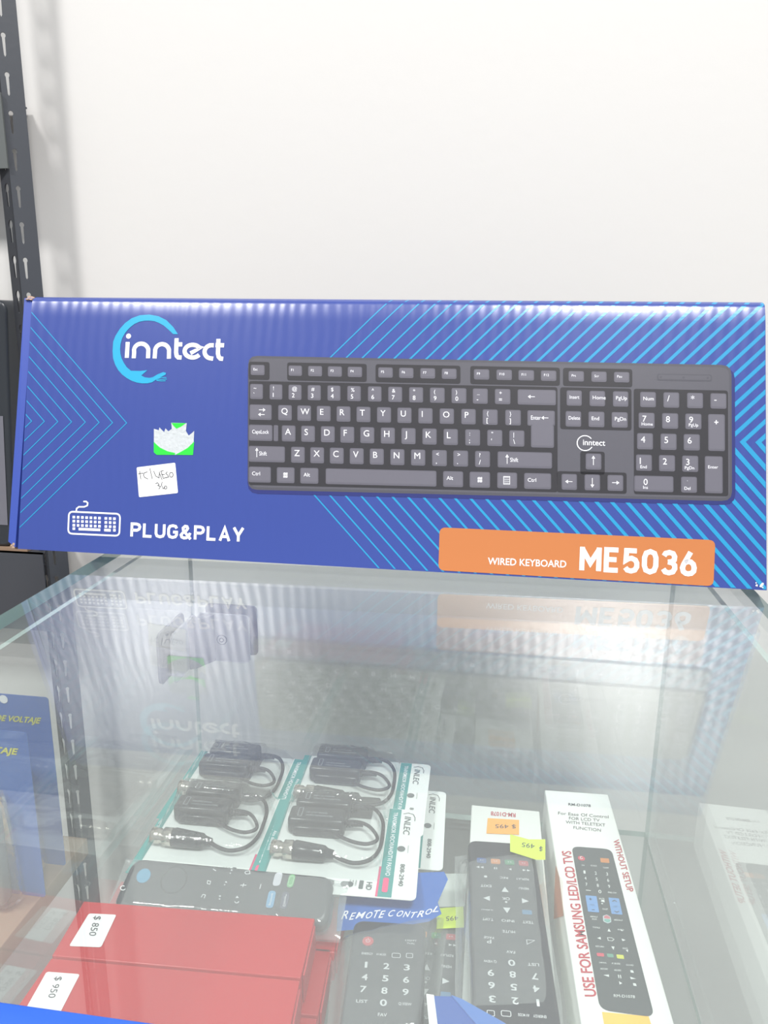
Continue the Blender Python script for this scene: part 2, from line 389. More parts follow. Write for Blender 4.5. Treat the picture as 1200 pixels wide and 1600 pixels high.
m = MB(); NV = 12; vs_ = [0]+[1-.095*(1-i/(NV-1))**1.4 for i in range(NV)]; P = []
for t_ in vs_:
    l_ = Vector(cor[0]).lerp(Vector(cor[3]), t_); r_ = Vector(cor[1]).lerp(Vector(cor[2]), t_)
    P += [FB.at(l_.x, l_.y), FB.at(r_.x, r_.y)]
n_ = len(vs_)
m.add(P, [[2*i, 2*i+1, 2*i+3, 2*i+2] for i in range(n_-1)], BOXB, True)
pl0 = Plane(BO, (1, 0.0152, 0), BN); bk = [pl0.at(u, v, -BT) for u, v in cor]
m.add([P[0], P[1], P[-1], P[-2]]+bk, [[7, 6, 5, 4], [0, 4, 5, 1], [2, 6, 7, 3]], BOXB)
m.add(P+bk, [[2*i for i in range(n_)]+[2*n_+3, 2*n_], [2*i+1 for i in range(n_)][::-1]+[2*n_+1, 2*n_+2]], BOXI)
carton = m.build('carton', kb)
# folded end flap on the left, its torn corners showing kraft board
m = MB()
fl = [FB.px(31.5, 462), FB.px(11.5, 846), FB.px(24.5, 857), FB.px(46, 461)]
m.prism(FB, [fl[0], fl[1], (fl[2][0]-.0010, fl[2][1]+.0008), (fl[3][0]-.0010, fl[3][1])], -BT+.002, -.0010, BOXI); m.build('end_flap', kb)
for (ax, ay), n_ in (((20, 852), 5), ((40, 461), 4)):
    m = MB(); u0, v0 = FB.px(ax, ay)
    for k in range(n_):
        uu = u0+random.uniform(-.0022, .0022); vq = v0+random.uniform(-.0012, .0012); s_ = random.uniform(.0009, .0019)
        m.prism(FB, [(uu-s_, vq-s_*.6), (uu+s_*.8, vq-s_), (uu+s_, vq+s_*.7), (uu-s_*.4, vq+s_)], -.006, -.0022+k*.0003, KRAFT)
    m.build('torn_corner', kb)
m = MB()
for k in range(9):
    uu, vq = FB.px(1185+random.uniform(-5, 9), 918+random.uniform(-8, 3)); s_ = random.uniform(.0003, .0008)
    m.poly(FB, [(uu-s_, vq-s_*.6), (uu+s_*.8, vq-s_), (uu+s_, vq+s_*.7), (uu-s_*.4, vq+s_)], PW, .0004+k*.00002)
m.build('scuffed_corner', kb)
# chevron lines
ccw = [(cor[0][0]+.0004, cor[0][1]+.0005), (cor[1][0]-.0004, cor[1][1]+.0005), (cor[2][0]-.0003, cor[2][1]-.0006), (cor[3][0]+.0004, cor[3][1]-.0006)]
BANDS = [-.01, HTOP-.016]+[HTOP-.016+.016*i/7 for i in range(1, 7)]+[HTOP+.002]
def banded(m, c_, mt, w):
    for a_, b_ in zip(BANDS, BANDS[1:]):
        d_ = clip(c_, [(-.1, a_), (.6, a_), (.6, b_), (-.1, b_)])
        if len(d_) > 2: m.poly(FB, d_, mt, w)
m = MB(); W1 = .00015
for k in range(34):
    ax = 399+24.4*k; ay = 671+.026*(ax-401); th = 2.0+.16*k; hx = th*1.4
    for dy, sl in ((-260, -.97+.002*k), (270, 1.13)):
        dx = abs(dy)/abs(sl)
        a = [(ax, ay), (ax+dx, ay+dy), (ax+dx+hx, ay+dy), (ax+hx, ay)]
        c_ = [FB.px(*p) for p in a]
        c_ = clip(c_, ccw)
        if len(c_) > 2: banded(m, c_, CY, W1)
m.build('chevron_print', kb)
m = MB()
for k, ax in enumerate((50.5, 70.5, 91.5, 113, 134.5, 156, 177, 199)):
    ay = 658+.02*(ax-50)
    for dy, sl in ((-260, 1.163), (270, .976)):
        dx = abs(dy)/sl
        c_ = clip([FB.px(*p) for p in ((ax, ay), (ax-dx, ay+dy), (ax-dx-1.9, ay+dy), (ax-1.9, ay))], ccw)
        if len(c_) > 2: banded(m, c_, CY, W1)
m.build('chevron_print', kb)
# brand logo: cyan ring ending in a hand, white rounded letters
def z7(*p): return [(160+a/5.4545, 470+b/5.4545) for a, b in p]
m = MB(); W2 = .00022
out = z7((645, 285), (605, 225), (545, 165), (478, 132), (400, 118), (320, 124), (250, 150), (195, 190), (150, 240), (112, 300), (93, 350), (88, 430), (92, 490), (110, 545), (135, 590), (170, 630), (210, 660), (250, 682), (295, 698), (340, 705), (385, 704), (425, 695), (465, 668), (505, 648), (540, 630), (543, 615), (520, 608), (470, 628), (430, 652), (400, 658), (360, 652), (333, 637), (385, 592), (320, 599), (245, 597), (210, 568), (185, 532), (165, 490), (155, 450), (152, 410), (157, 365), (170, 320), (190, 283), (215, 250), (240, 225), (275, 198), (315, 180), (360, 171), (400, 170), (445, 175), (485, 190), (525, 213), (560, 243), (605, 285))
m.pxpoly(FB, out, CY2, W2)
for seg in (((462, 668), (505, 655), (545, 655)), ((462, 675), (505, 672), (548, 668)), ((465, 680), (505, 684), (538, 682))): m.stroke(FB, z7(*seg), .0005, CY2, W2)
m.build('logo_ring', kb)
lw = .00285
m = MB()
def zz(pts): return z7(*pts)
m.disc(FB, *z7((224, 302))[0], .00175, PW, W2)
for seg in ([(217, 352), (209, 487)], [(268, 490)]+[(272, 440)]+arc(332, 428, 62, 62, 170, 10)+[(390, 490)],
            [(446, 492), (450, 442)]+arc(510, 430, 60, 60, 170, 10)+[(568, 494)],
            [(634, 320), (629, 440), (634, 470), (648, 483), (676, 485)], [(636, 372), (682, 372)],
            [(752, 448), (832, 402)]+arc(770, 430, 68, 54, 32, 325, 22), [(950, 380), (925, 380)]+arc(930, 436, 58, 56, 95, 255, 12)+[(945, 494)],
            [(990, 326), (986, 450), (992, 478), (1006, 493), (1030, 496)], [(965, 378), (1038, 380)]):
    m.stroke(FB, zz(seg), lw, PW, W2, cap=False)
m.build('logo_lettering', kb)
# PLUG&PLAY with its keyboard pictogram
def z1(*p): return [(a/3, 440+b/3) for a, b in p]
m = MB()
m.din(FB, 'PLUG&PLAY', (205.8, 836.8), (379.5, 845), (206.5, 818.5), .00185, PW, W2, gap=.30); m.build('slogan_lettering', kb)
m = MB()
rq = roundquad([FB.px(*p) for p in z1((324, 1078), (564, 1089), (560, 1192), (320, 1181))], .006/2)
m.stroke(FB, rq, .0011, PW, W2, px=False, closed=True)
m.stroke(FB, z1((358, 1078), (360, 1064), (370, 1056), (395, 1056), (410, 1050), (412, 1038), (405, 1031), (394, 1031)), .001, PW, W2)
for r_, y in enumerate((1104, 1123, 1142, 1158)):
    xs = [347, 367, 387, 407, 427, 447, 467, 497, 517, 537] if r_ < 3 else [347, 537]
    for x in xs:
        yy = y+(x-347)*.04; m.pxpoly(FB, z1((x-6, yy-6), (x+6, yy-6), (x+6, yy+6), (x-6, yy+6)), PW, W2)
for a, b in ((369, 471), (489, 520)):
    m.pxpoly(FB, z1((a, 1153+(a-347)*.04), (b, 1153+(b-347)*.04), (b, 1165+(b-347)*.04), (a, 1165+(a-347)*.04)), PW, W2)
m.build('keyboard_pictogram', kb)
# orange banner
m = MB()
m.rquad(FB, [(687, 824), (1117.5, 844), (1114.5, 916), (685, 891)], .004, ORG, W2+.0001, seg=7)
m.text(FB, 'WIRED KEYBOARD', (762, 882), (884.5, 887), (762.5, 871), PW, W2+.0002, bold=.012)
m.din(FB, 'ME5036', (908.8, 888.5), (1084, 897), (910, 857), .0030, PW, W2+.0002, gap=.37)
m.build('model_banner', kb)
# stickers
def stick(pl, c, r, ms, w): m.rquad(pl, c, r, ms, w)
m = MB(); GRN = mat('sticker_green', (40, 226, 62), 0.4); TORN = mat('torn_paper', (205, 210, 214), 0.8, bump=0.6, scale=400, vary=.25)
m.pxpoly(FB, z1((722, 690), (722, 800), (735, 812), (905, 813), (911, 700), (898, 712), (885, 722), (872, 700), (876, 664), (803, 662), (806, 690), (790, 702), (776, 688), (770, 706), (748, 684), (745, 697)), TORN, W2)
for q_ in (((722, 752), (750, 778), (785, 795), (822, 804), (820, 812), (735, 812), (722, 800)), ((911, 750), (905, 813), (822, 812), (845, 800), (880, 780)), ((804, 663), (872, 664), (850, 680), (828, 690), (815, 678))):
    m.pxpoly(FB, z1(*q_), GRN, W2+.00008)
m.build('torn_sticker', kb)
m = MB(); m.rquad(FB, z1((641, 871), (822, 849), (835, 991), (652, 1011)), .001, WHITE, W2)
def zs(*p): return [(200+a/13.33, 710+b/13.33) for a, b in p]
for seg in ([(245, 350), (272, 515)], [(218, 405), (320, 392)], [(405, 365), (345, 385), (325, 430), (350, 480), (418, 512)], [(458, 290), (510, 510)],
            [(540, 350), (580, 450), (650, 490), (660, 360)], [(655, 380), (712, 525)], [(740, 340), (690, 350), (740, 500), (800, 480)], [(705, 425), (765, 415)],
            [(820, 365), (790, 400), (830, 430), (850, 470), (800, 485)], arc(905, 425, 38, 50, 0, 360), [(580, 610), (620, 590), (650, 625), (625, 650), (680, 665), (650, 720)],
            [(715, 575), (700, 640), (735, 715), (770, 690)], arc(785, 690, 28, 32, 0, 360)):
    m.stroke(FB, zs(*seg), .00042, INK, W2+.0001)
m.build('handwritten_sticker', kb)
# the printed picture of the keyboard
KC = [Vector(FB.px(*p)) for p in ((388, 556), (1143, 568), (1133, 783), (383, 765))]
def K(zx, t):
    s_ = (zx-52+14*t)/(2210-15*t); t = t+.012*s_*(1-t)
    p = KC[0]*(1-s_)*(1-t)+KC[1]*s_*(1-t)+KC[2]*s_*t+KC[3]*(1-s_)*t
    return (p.x, p.y)
def kr(m, x0, t0, x1, t1, r, mt, w): m.poly(FB, roundquad([K(x0, t0), K(x1, t0), K(x1, t1), K(x0, t1)], r, 3), mt, w)
m = MB()
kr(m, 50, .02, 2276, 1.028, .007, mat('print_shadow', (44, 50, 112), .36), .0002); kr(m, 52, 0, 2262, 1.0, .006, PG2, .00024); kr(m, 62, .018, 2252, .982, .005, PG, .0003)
WE = .00038
for a, t0, b, t1 in ((55, .045, 157, .18), (243, .045, 625, .18), (667, .045, 1063, .18), (1108, .045, 1514, .18), (1528, .045, 1834, .18),
                     (57, .19, 1503, .965), (1515, .19, 1830, .50), (1604, .66, 1712, .83), (1500, .81, 1808, .965), (1840, .19, 2246, .965)):
    kr(m, a, t0, b, t1, .0016, PBK, WE)
WK = .00046; WG = .00054
rows = {'fn': (.068, .145), 1: (.212, .325), 2: (.366, .48), 3: (.517, .636), 4: (.675, .793), 5: (.829, .945)}
def key(row, x0, x1, lab=None, x_off=0.22, small=False, lab2=None):
    t0, t1 = rows[row]; kr(m, x0, t0, x1, t1, .0012, PGL, WK)
    kr(m, x0+5, t0+.006, x1-5, t1-.014, .001, PKT, WK+.00004)
    h = t1-t0
    def put(txt, ta, tb, fx, hw):
        o_ = Vector(K(x0+fx, tb)); e_ = (Vector(K(x1, tb))-o_).normalized(); u_ = Vector(K(x0+fx, ta))-o_
        m.write(FB, txt, o_, e_*u_.length*(1 if len(txt) < 5 else .8), u_, PW, WG)
    if lab:
        if len(lab) == 1 and lab2 is None: put(lab, t0+h*.2, t0+h*.58, (x1-x0)*.24, 20)
        elif lab2 is None: put(lab, t0+h*.32, t0+h*.55, min(16, (x1-x0)*.2), 10.5)
        else:
            put(lab, t0+h*.14, t0+h*.38, (x1-x0)*.28, 11 if len(lab) > 1 else 12)
            put(lab2, t0+h*.56, t0+h*.84, (x1-x0)*.26 if len(lab2) < 3 else 8, 16 if len(lab2) == 1 else 11)
PKT = mat('print_key_top', (104, 102, 113), 0.29, spec=1)
for lab, a, b in (('Esc', 65, 133), ('F1', 250, 315), ('F2', 345, 412), ('F3', 440, 507), ('F4', 535, 603), ('F5', 680, 748), ('F6', 778, 845), ('F7', 877, 946), ('F8', 977, 1045), ('F9', 1125, 1195), ('F10', 1228, 1298), ('F11', 1328, 1398), ('F12', 1429, 1498), ('Prt', 1553, 1621), ('Scr', 1654, 1721), ('Pau', 1754, 1821)):
    key('fn', a, b, lab)
for (l1, l2), a, b in zip((('~', '`'), ('!', '1'), ('@', '2'), ('#', '3'), ('$', '4'), ('%', '5'), ('^', '6'), ('&', '7'), ('*', '8'), ('(', '9'), (')', '0'), ('_', '-'), ('+', '=')),
                          (62, 158, 250, 343, 438, 533, 631, 727, 825, 922, 1022, 1120, 1221), (125, 220, 313, 406, 500, 597, 695, 792, 890, 990, 1090, 1188, 1291)):
    key(1, a, b, l1, lab2=l2)
def arrow(x, t, dx, row=None):
    if dx: m.stroke(FB, [K(x-14, t), K(x+14, t)], .00035, PW, WG, px=False, cap=False); m.poly(FB, [K(x+dx*18, t), K(x+dx*6, t-.014), K(x+dx*6, t+.014)], PW, WG)
    else: pass
def varrow(x, t, d):
    m.stroke(FB, [K(x, t-.03), K(x, t+.03)], .00035, PW, WG, px=False, cap=False); m.poly(FB, [K(x, t+d*.04), K(x-8, t+d*.018), K(x+8, t+d*.018)], PW, WG)
key(1, 1324, 1496); arrow(1388, .265, -1)
key(2, 60, 168); arrow(120, .405, 1); arrow(120, .44, -1)
for lab, a in zip('QWERTYUIOP', (200, 293, 387, 482, 577, 674, 770, 868, 967, 1067)): key(2, a, a+66, lab)
key(2, 1165, 1233, '{', lab2='['); key(2, 1268, 1338, '}', lab2=']')
key(3, 57, 172, 'CapsLock'); kr(m, 178, .517, 200, .636, .0008, PGL, WK)
for lab, a in zip('ASDFGHJKL', (218, 312, 407, 500, 595, 692, 789, 887, 985)): key(3, a, a+66, lab)
key(3, 1085, 1153, ':', lab2=';'); key(3, 1186, 1254, '"', lab2="'"); key(3, 1286, 1354, '|', lab2='\\')
kr(m, 1384, .40, 1487, .640, .0012, PGL, WK); kr(m, 1368, .366, 1491, .48, .0012, PGL, WK); kr(m, 1389, .38, 1482, .626, .001, PKT, WK+.00004); kr(m, 1373, .372, 1486, .474, .001, PKT, WK+.00005)
m.text(FB, 'Enter', K(1384, .435), K(1428, .435), K(1384, .405), PW, WG, px=False); arrow(1448, .42, -1)
key(4, 57, 233); m.text(FB, 'Shift', K(108, .745), K(145, .745), K(108, .715), PW, WG, px=False); varrow(96, .728, -1)
for lab, a in zip('ZXCVBNM', (263, 356, 450, 545, 640, 737, 834)): key(4, a, a+66, lab)
key(4, 932, 1000, '<', lab2=','); key(4, 1030, 1098, '>', lab2='.'); key(4, 1130, 1198, '?', lab2='/')
key(4, 1233, 1478); m.text(FB, 'Shift', K(1290, .75), K(1326, .75), K(1290, .72), PW, WG, px=False); varrow(1276, .735, -1)
def winlogo(x, t):
    for i in (0, 1):
        for j in (0, 1): m.poly(FB, [K(x+i*11, t+j*.02), K(x+9+i*11, t-.003+j*.02), K(x+9+i*11, t+.014+j*.02), K(x+i*11, t+.016+j*.02)], PW, WG)
key(5, 57, 165, 'Ctrl'); key(5, 194, 280); winlogo(226, .87); key(5, 308, 395, 'Alt'); key(5, 430, 952); key(5, 983, 1075, 'Alt'); key(5, 1105, 1198); winlogo(1142, .87)
key(5, 1231, 1321)
for i in range(4): m.stroke(FB, [K(1262, .865+i*.014), K(1286, .865+i*.014)], .0003, PW, WG, px=False, cap=False)
m.stroke(FB, [K(1260, .858), K(1288, .858), K(1288, .915), K(1260, .915)], .0003, PW, WG, px=False, closed=True)
key(5, 1353, 1474, 'Ctrl')
for l, a, b in (('Insert', 1544, 1611), ('Home', 1646, 1714), ('PgUp', 1749, 1816)): key(1, a, b, l)
for l, a, b in (('Delete', 1539, 1608), ('End', 1641, 1711), ('PgDn', 1743, 1813)): key(2, a, b, l)
key(4, 1628, 1697); varrow(1662, .73, -1); key(5, 1521, 1589); arrow(1555, .885, -1); key(5, 1623, 1691); varrow(1657, .885, 1); key(5, 1724, 1793); arrow(1758, .885, 1)
for l, a in zip(('Num', '/', '*', '-'), (1868, 1969, 2071, 2171)): key(1, a, a+68, l)
for l, l2, a in (('7', 'Home', 1861), ('8', '', 1963), ('9', 'PgUp', 2063)): key(2, a, a+69, l)
for l, a in (('4', 1854), ('5', 1956), ('6', 2056)): key(3, a, a+69, l)
for l, a in (('1', 1849), ('2', 1949), ('3', 2049)): key(4, a, a+69, l)
def sub(txt, x, t):
    o_ = Vector(K(x, t)); u_ = Vector(K(x, t-.022))-o_; e_ = (Vector(K(x+30, t))-o_).normalized(); m.write(FB, txt, o_, e_*u_.length, u_, PW, WG)
sub('Home', 1874, .46); sub('PgUp', 2078, .46); sub('End', 1868, .775); sub('PgDn', 2060, .775)
kr(m, 2161, .366, 2232, .636, .0012, PGL, WK); kr(m, 2166, .372, 2227, .622, .001, PKT, WK+.00004); m.text(FB, '+', K(2187, .44), K(2204, .44), K(2187, .41), PW, WG, px=False, bold=.02)
kr(m, 2146, .675, 2222, .945, .0012, PGL, WK); kr(m, 2151, .681, 2217, .931, .001, PKT, WK+.00004); sub('Enter', 2160, .765)
key(5, 1841, 2011, '0'); sub('Ins', 1880, .925); key(5, 2044, 2112); sub('.', 2070, .86); sub('Del', 2058, .925)
kr(m, 1942, .075, 2178, .125, .0012, PG2, WE); kr(m, 1948, .082, 2172, .116, .0010, PG, WE+.00004)
for x in (1958, 2056, 2160): m.disc(FB, *K(x, .1), .0007, PG2, WE+.00008, px=False)
# small logo on the pictured keyboard
m.stroke(FB, [K(1625+.97*36*math.cos(math.radians(a)), .60-.055*math.sin(math.radians(a))) for a in range(40, 330, 12)], .0006, PW, WG, px=False)
m.text(FB, 'inntect', K(1616, .615), K(1714, .617), K(1616, .575), PW, WG, px=False, bold=.01)
m.build('keyboard_picture', kb)

# ------------------------------------------------------------------ inside the case: red boxes
RED = mat('red_card', (190, 16, 28), 0.3, coat=0.15); REDD = mat('red_card_edge', (196, 60, 66), 0.4)
ZR = -0.215
def red_box(px4, z0, z1, label, name='red_box', shift=(0, 0)):
    pl = hz(z1); c = [pl.px(*p) for p in px4]; c = [(u+shift[0], v+shift[1]) for u, v in c]
    cx = sum(p[0] for p in c)/4; cy = sum(p[1] for p in c)/4
    t = thing(name, (cx, cy, z0), label, 'box', 'flat red cardboard boxes in the display case')
    m = MB(); m.slabround(pl, roundquad([c[3], c[2], c[1], c[0]], .0006, 2), z0-z1, 0, .0006, RED, 2); m.build('carton', t)
    # tuck lid seam on the right end
    a = Vector(c[1]); b = Vector(c[2]); m = MB()
    P = [(a.x+.0002, a.y-.004), (b.x+.0002, b.y+.004), (b.x+.0012, b.y+.004), (a.x+.0012, a.y-.004)]
    m.prism(pl, P[::-1], z0-z1+.002, -.002, REDD); m.build('end_flap', t)
    return t, pl
rbA, plA = red_box([(131, 1408), (492, 1435), (470, 1528), (81, 1493)], -.2377, ZR, 'red cardboard box with white 850 price label, farther from the blue edge strip')
rbB, plB = red_box([(80, 1497), (469, 1532), (446, 1640), (4, 1606)], -.2377, ZR, 'red cardboard box with white price label nearest the blue edge strip')
def price(pl, parent, c, txt, q_):
    global m
    m = MB(); m.rquad(pl, c, .0016, WHITE, .0004)
    m.text(pl, txt, *q_, INK, .0006)
    m.build('price_label', parent)
def za(*p): return [(p_[0]/2.308, 1390+p_[1]/2.308) for p_ in p]
def za(*p): return [(p_[0]/2.308, 1390+p_[1]/2.308) for p_ in p]
def zb(*p): return [(40+p_[0]/8.89, 1420+p_[1]/8.89) for p_ in p]
price(plA, rbA, [(139, 1428), (182, 1430), (158, 1481), (108, 1479)], '$ 850', za((338, 97), (316, 168), (366, 99)))
price(plB, rbB, [(73, 1519), (125, 1523), (93, 1585), (38, 1581)], '$ 950', zb((405, 950), (292, 1245), (515, 955)))
red_box([(131, 1408), (492, 1435), (470, 1528), (81, 1493)], ZS, -.2385, 'red cardboard box lying under the box with the 850 label', shift=(.0165, -.0245))
red_box([(80, 1497), (469, 1532), (446, 1640), (4, 1606)], ZS, -.2385, 'red cardboard box lying under the box nearest the blue edge strip', shift=(.0165, -.0245))
red_box([(131, 1408), (492, 1435), (470, 1528), (81, 1493)], ZS, -.2385, 'red cardboard box lying under the bagged streaming remote', shift=(.0165, .0225))

# ------------------------------------------------------------------ cable packs (blister cards)
TEAL = mat('card_teal', (58, 150, 146), 0.4); CARD = mat('card_white', (236, 240, 238), 0.4); PINK = mat('card_pink', (232, 80, 130), 0.4)
DEV = mat('device_black', (34, 38, 44), 0.22); DEV2 = mat('cable_black', (42, 44, 48), 0.45); NICK = mat('nickel', (196, 190, 180), 0.22, 0.85, bump=.3, scale=300); DEVT = mat('device_text', (150, 155, 160), 0.5); GRY = mat('card_grey', (96, 104, 106), 0.5)
PKG = 'video cable packs on white and teal cards'
def cable_pack(label):
    t = thing('cable_pack', (0, 0, 0), label, 'cable pack', PKG)
    W_, D_ = .112, .097; p = hz(0.0006)
    m = MB(); m.prism(hz(0), rr(0, 0, W_, D_, .004), 0, .0005, CARD)
    m.poly(p, [(0, 0), (.0062, 0), (.0062, D_), (0, D_)], TEAL, .0001); m.poly(p, [(.086, .0008), (.0955, .0008), (.0955, D_-.0005), (.086, D_-.0005)], TEAL, .0001)
    m.poly(p, [(.0845, .0008), (.0860, .0008), (.0860, .03), (.0845, .03)], PINK, .0001)
    m.rrect(p, .0885, .005, .0925, .019, .0015, PINK, .0003)
    m.text(p, 'TRANSMISOR HDCVI/AHD/TVI PASIVO', (.0895, .092), (.0895, .021), (.0928, .092), PW, .0003, px=False, bold=.01)
    m.text(p, 'INLEC', (.0985, .088), (.0985, .066), (.1035, .088), GRY, .0003, px=False, bold=.01, shear=.15)
    m.stroke(p, [(.0975, .091), (.101, .0925), (.105, .091), (.1065, .087), (.1065, .083)], .0006, GRY, .0003, px=False)
    m.disc(p, .0985, .05, .003, GRY, .0003, px=False); m.stroke(p, [(.1035, .054), (.1035, .046)], .0003, GRY, .0003, px=False)
    m.text(p, '808-2940', (.0992, .034), (.0992, .012), (.1025, .034), GRY, .0003, px=False, bold=.02)
    m.text(p, 'HD', (.0775, .0135), (.0775, .006), (.0815, .0135), GRY, .0003, px=False, bold=.03)
    m.rrect(p, .0725, .0065, .0755, .0145, .0006, GRY, .0003)
    for i in range(3): m.text(p, 'VIDEO', (.0655+i*.002, .0145), (.0655+i*.002, .009), (.0668+i*.002, .0145), GRY, .0003, px=False)
    for x in (.034, .047, .060): m.rrect(p, x, .0075, x+.0085, .0125, .002, GRY, .0003)
    m.text(p, 'Alta definicion', (.0015, .06), (.0015, .038), (.004, .06), PW, .0003, px=False)
    m.build('card', t)
    for k, (x, y, wd) in enumerate(((.0145, .0775, .016), (.0125, .0565, .0175))):
        m = MB(); m.box((x, y, .0012), (x+.043, y+wd, .0150), DEV, .0028, 3)
        m.box((x+.004, y-.002, .0012), (x+.041, y+.004, .0095), DEV, .0020, 2)
        q = hz(.0151)
        m.stroke(q, [(x+.007, y+.004), (x+.010, y+.004), (x+.010, y+wd-.004), (x+.007, y+wd-.004)], .0004, DEVT, 0, px=False, closed=True)
        for j in range(2): m.text(q, ('VIDEO TRANSMITTER', 'HD-CVI/TVI/AHD')[j], (x+.013, y+.0045+j*.0035), (x+.034-j*.005, y+.0045+j*.0035), (x+.013, y+.0062+j*.0035), DEVT, 0, px=False)
        ob = m.build('transmitter', t)
        m = MB()
        for j in range(5): m.tube([(x+.0425+j*.0024, y+wd*.5, .0075), (x+.0442+j*.0024, y+wd*.5, .0075)], .0030-.0003*j, DEV2, 10)
        m.tube([(x+.042, y+wd*.5, .0075), (x+.056, y+wd*.5, .0075)], .0018, DEV2, 8)
        m.build('strain_relief', ob)
    m = MB(); m.tube([(.050, .0857, .0075), (.064, .087, .0085), (.076, .081, .010), (.083, .068, .010), (.0845, .052, .009), (.0835, .038, .008), (.078, .0275, .0075), (.068, .0235, .007), (.058, .026, .007), (.051, .0305, .007)], .00145, DEV2, 8, 5); m.build('cable', t)
    m = MB(); m.tube([(.050, .0652, .0075), (.062, .066, .009), (.072, .061, .0105), (.079, .052, .011), (.081, .0455, .010), (.074, .0425, .0085), (.064, .0450, .0075), (.054, .0500, .007), (.050, .0530, .0065)], .00135, DEV2, 8, 5); m.build('cable', t)
    y = .0315
    m = MB(); m.tube([(.0225, y, .0078), (.024, y, .0078), (.045, y-.001, .0074), (.047, y-.001, .0074), (.052, y-.0012, .007)], [.0058, .0068, .0055, .0040, .0030], DEV, 16)
    pb = m.build('plug_barrel', t)
    m = MB(); m.tube([(.0065, y+.0005, .0078), (.0068, y+.0005, .0078), (.0130, y, .0078), (.0131, y, .0078), (.0160, y, .0078), (.0161, y, .0078), (.0225, y, .0078)], [.0048, .0055, .0055, .0048, .0048, .0065, .0065], NICK, 20)
    m.tube([(.0095, y, .0125), (.0095, y, .0148)], .0011, NICK, 8); m.build('connector_shell', pb)
    # clear blister dome over it all
    m = MB(); nx, ny = 34, 34; P = []; fs = []
    for j in range(ny+1):
        for i in range(nx+1):
            u = i/nx; v = j/ny; x = .0045+u*.081; yy = .0145+v*.0815
            e = min(u, 1-u, v, 1-v)*11; e = min(1, e); e = e*e*(3-2*e)
            if yy > .052 and x < .063: h = .0172
            elif x < .055: h = .0158
            else: h = .0138
            z = .0012+e*h+.0009*e*noise.noise(Vector((x*90, yy*90, 3.3)))
            P.append((x, yy, z))
    for j in range(ny):
        for i in range(nx): a = j*(nx+1)+i; fs.append([a, a+1, a+nx+2, a+nx+1])
    m.add(P, fs, BLISTER, True); m.build('blister_dome', t, origin=(.045, .055, .0012))
    return t
R3 = math.radians(2.5)
c4 = cable_pack('cable pack at the front right of the four, its model number fully readable')
c4.location = (-.1475, .4255, -.2150); c4.rotation_euler = (math.radians(.0), 0, R3)
copy_tree(c4, (-.1475-.0015, .4945, -.2156), math.radians(1.0), 'cable pack at the back right, its header half hidden by the pack in front')
cB = copy_tree(c4, (-.2435, .4880, -.2166), math.radians(.5), 'cable pack at the back left, against the left glass pane')
cA = copy_tree(c4, (-.2385, .4265, -.2155), math.radians(1.5), 'cable pack at the front left, just behind the bagged streaming remote')
cC = copy_tree(c4, (-.1325, .4770, -.2305), math.radians(2.0), 'cable pack one layer down at the right, only its white header sticking out')
for x, y, z, lb in ((-.2420, .4900, -.2305, 'cable pack in the middle layer under the left-hand pair'), (-.2420, .4900, -.2455, 'lowest cable pack on the shelf at the left, against the glass'), (-.140, .4900, -.2455, 'lowest cable pack on the shelf at the right of the pile')): copy_tree(c4, (x, y, z), 0.0, lb)

# ------------------------------------------------------------------ streaming remote (black, coloured buttons) in a bag
RB = mat('remote_black', (40, 45, 54), 0.32, bump=0.1, scale=500); RL = mat('legend_white', (225, 228, 230), 0.5)
fp = Plane((0, .4345, -.2075), (1, .02, 0), (0, -.0145, .0255))
t = thing('streaming_remote', (-.168, .432, -.2383), 'slim black streaming remote with blue, white and green app buttons', 'remote control', 'remote controls in the display case')
cc = [fp.px(*p) for p in ((208, 1339), (522, 1369), (513, 1448), (172, 1420))]
m = MB(); m.slabround(fp, roundquad(cc[::-1], .009, 6), -.0120, 0, .004, RB, 5); m.build('body', t)
def zf(*p): return [(160+a/3, 1320+b/3) for a, b in p]
m = MB(); W = .0003
m.stroke(fp, zf(*arc(97, 203, 12, 10, 60, 330)), .0005, RL, W)
def tri(x, y, d, s=6): m.pxpoly(fp, zf((x-s, y), (x+s, y), (x, y+d*s*1.4)), RL, W)
m.stroke(fp, zf((520, 115), (532, 122)), .0006, RL, W)
tri(606, 122, -1); tri(600, 132, 1, 4); m.stroke(fp, zf((672, 125), (690, 122), (692, 136), (674, 138), (668, 131)), .0005, RL, W, closed=True)
m.stroke(fp, zf((494, 168), (508, 172), (504, 186), (492, 182)), .0005, RL, W, closed=True); tri(580, 178, -1); tri(574, 190, -1, 4)
m.stroke(fp, zf((648, 190), (674, 190)), .0005, RL, W); m.stroke(fp, zf((663, 182), (659, 198)), .0005, RL, W); m.stroke(fp, zf((744, 186), (738, 206)), .0005, RL, W)
m.stroke(fp, zf((464, 246), (472, 233), (484, 236), (478, 250)), .0005, RL, W); tri(552, 238, 1); tri(550, 252, 1, 5); tri(632, 250, -1, 8); m.stroke(fp, zf(*arc(630, 266, 9, 7, 180, 360)), .0005, RL, W)
m.build('key_legends', t)
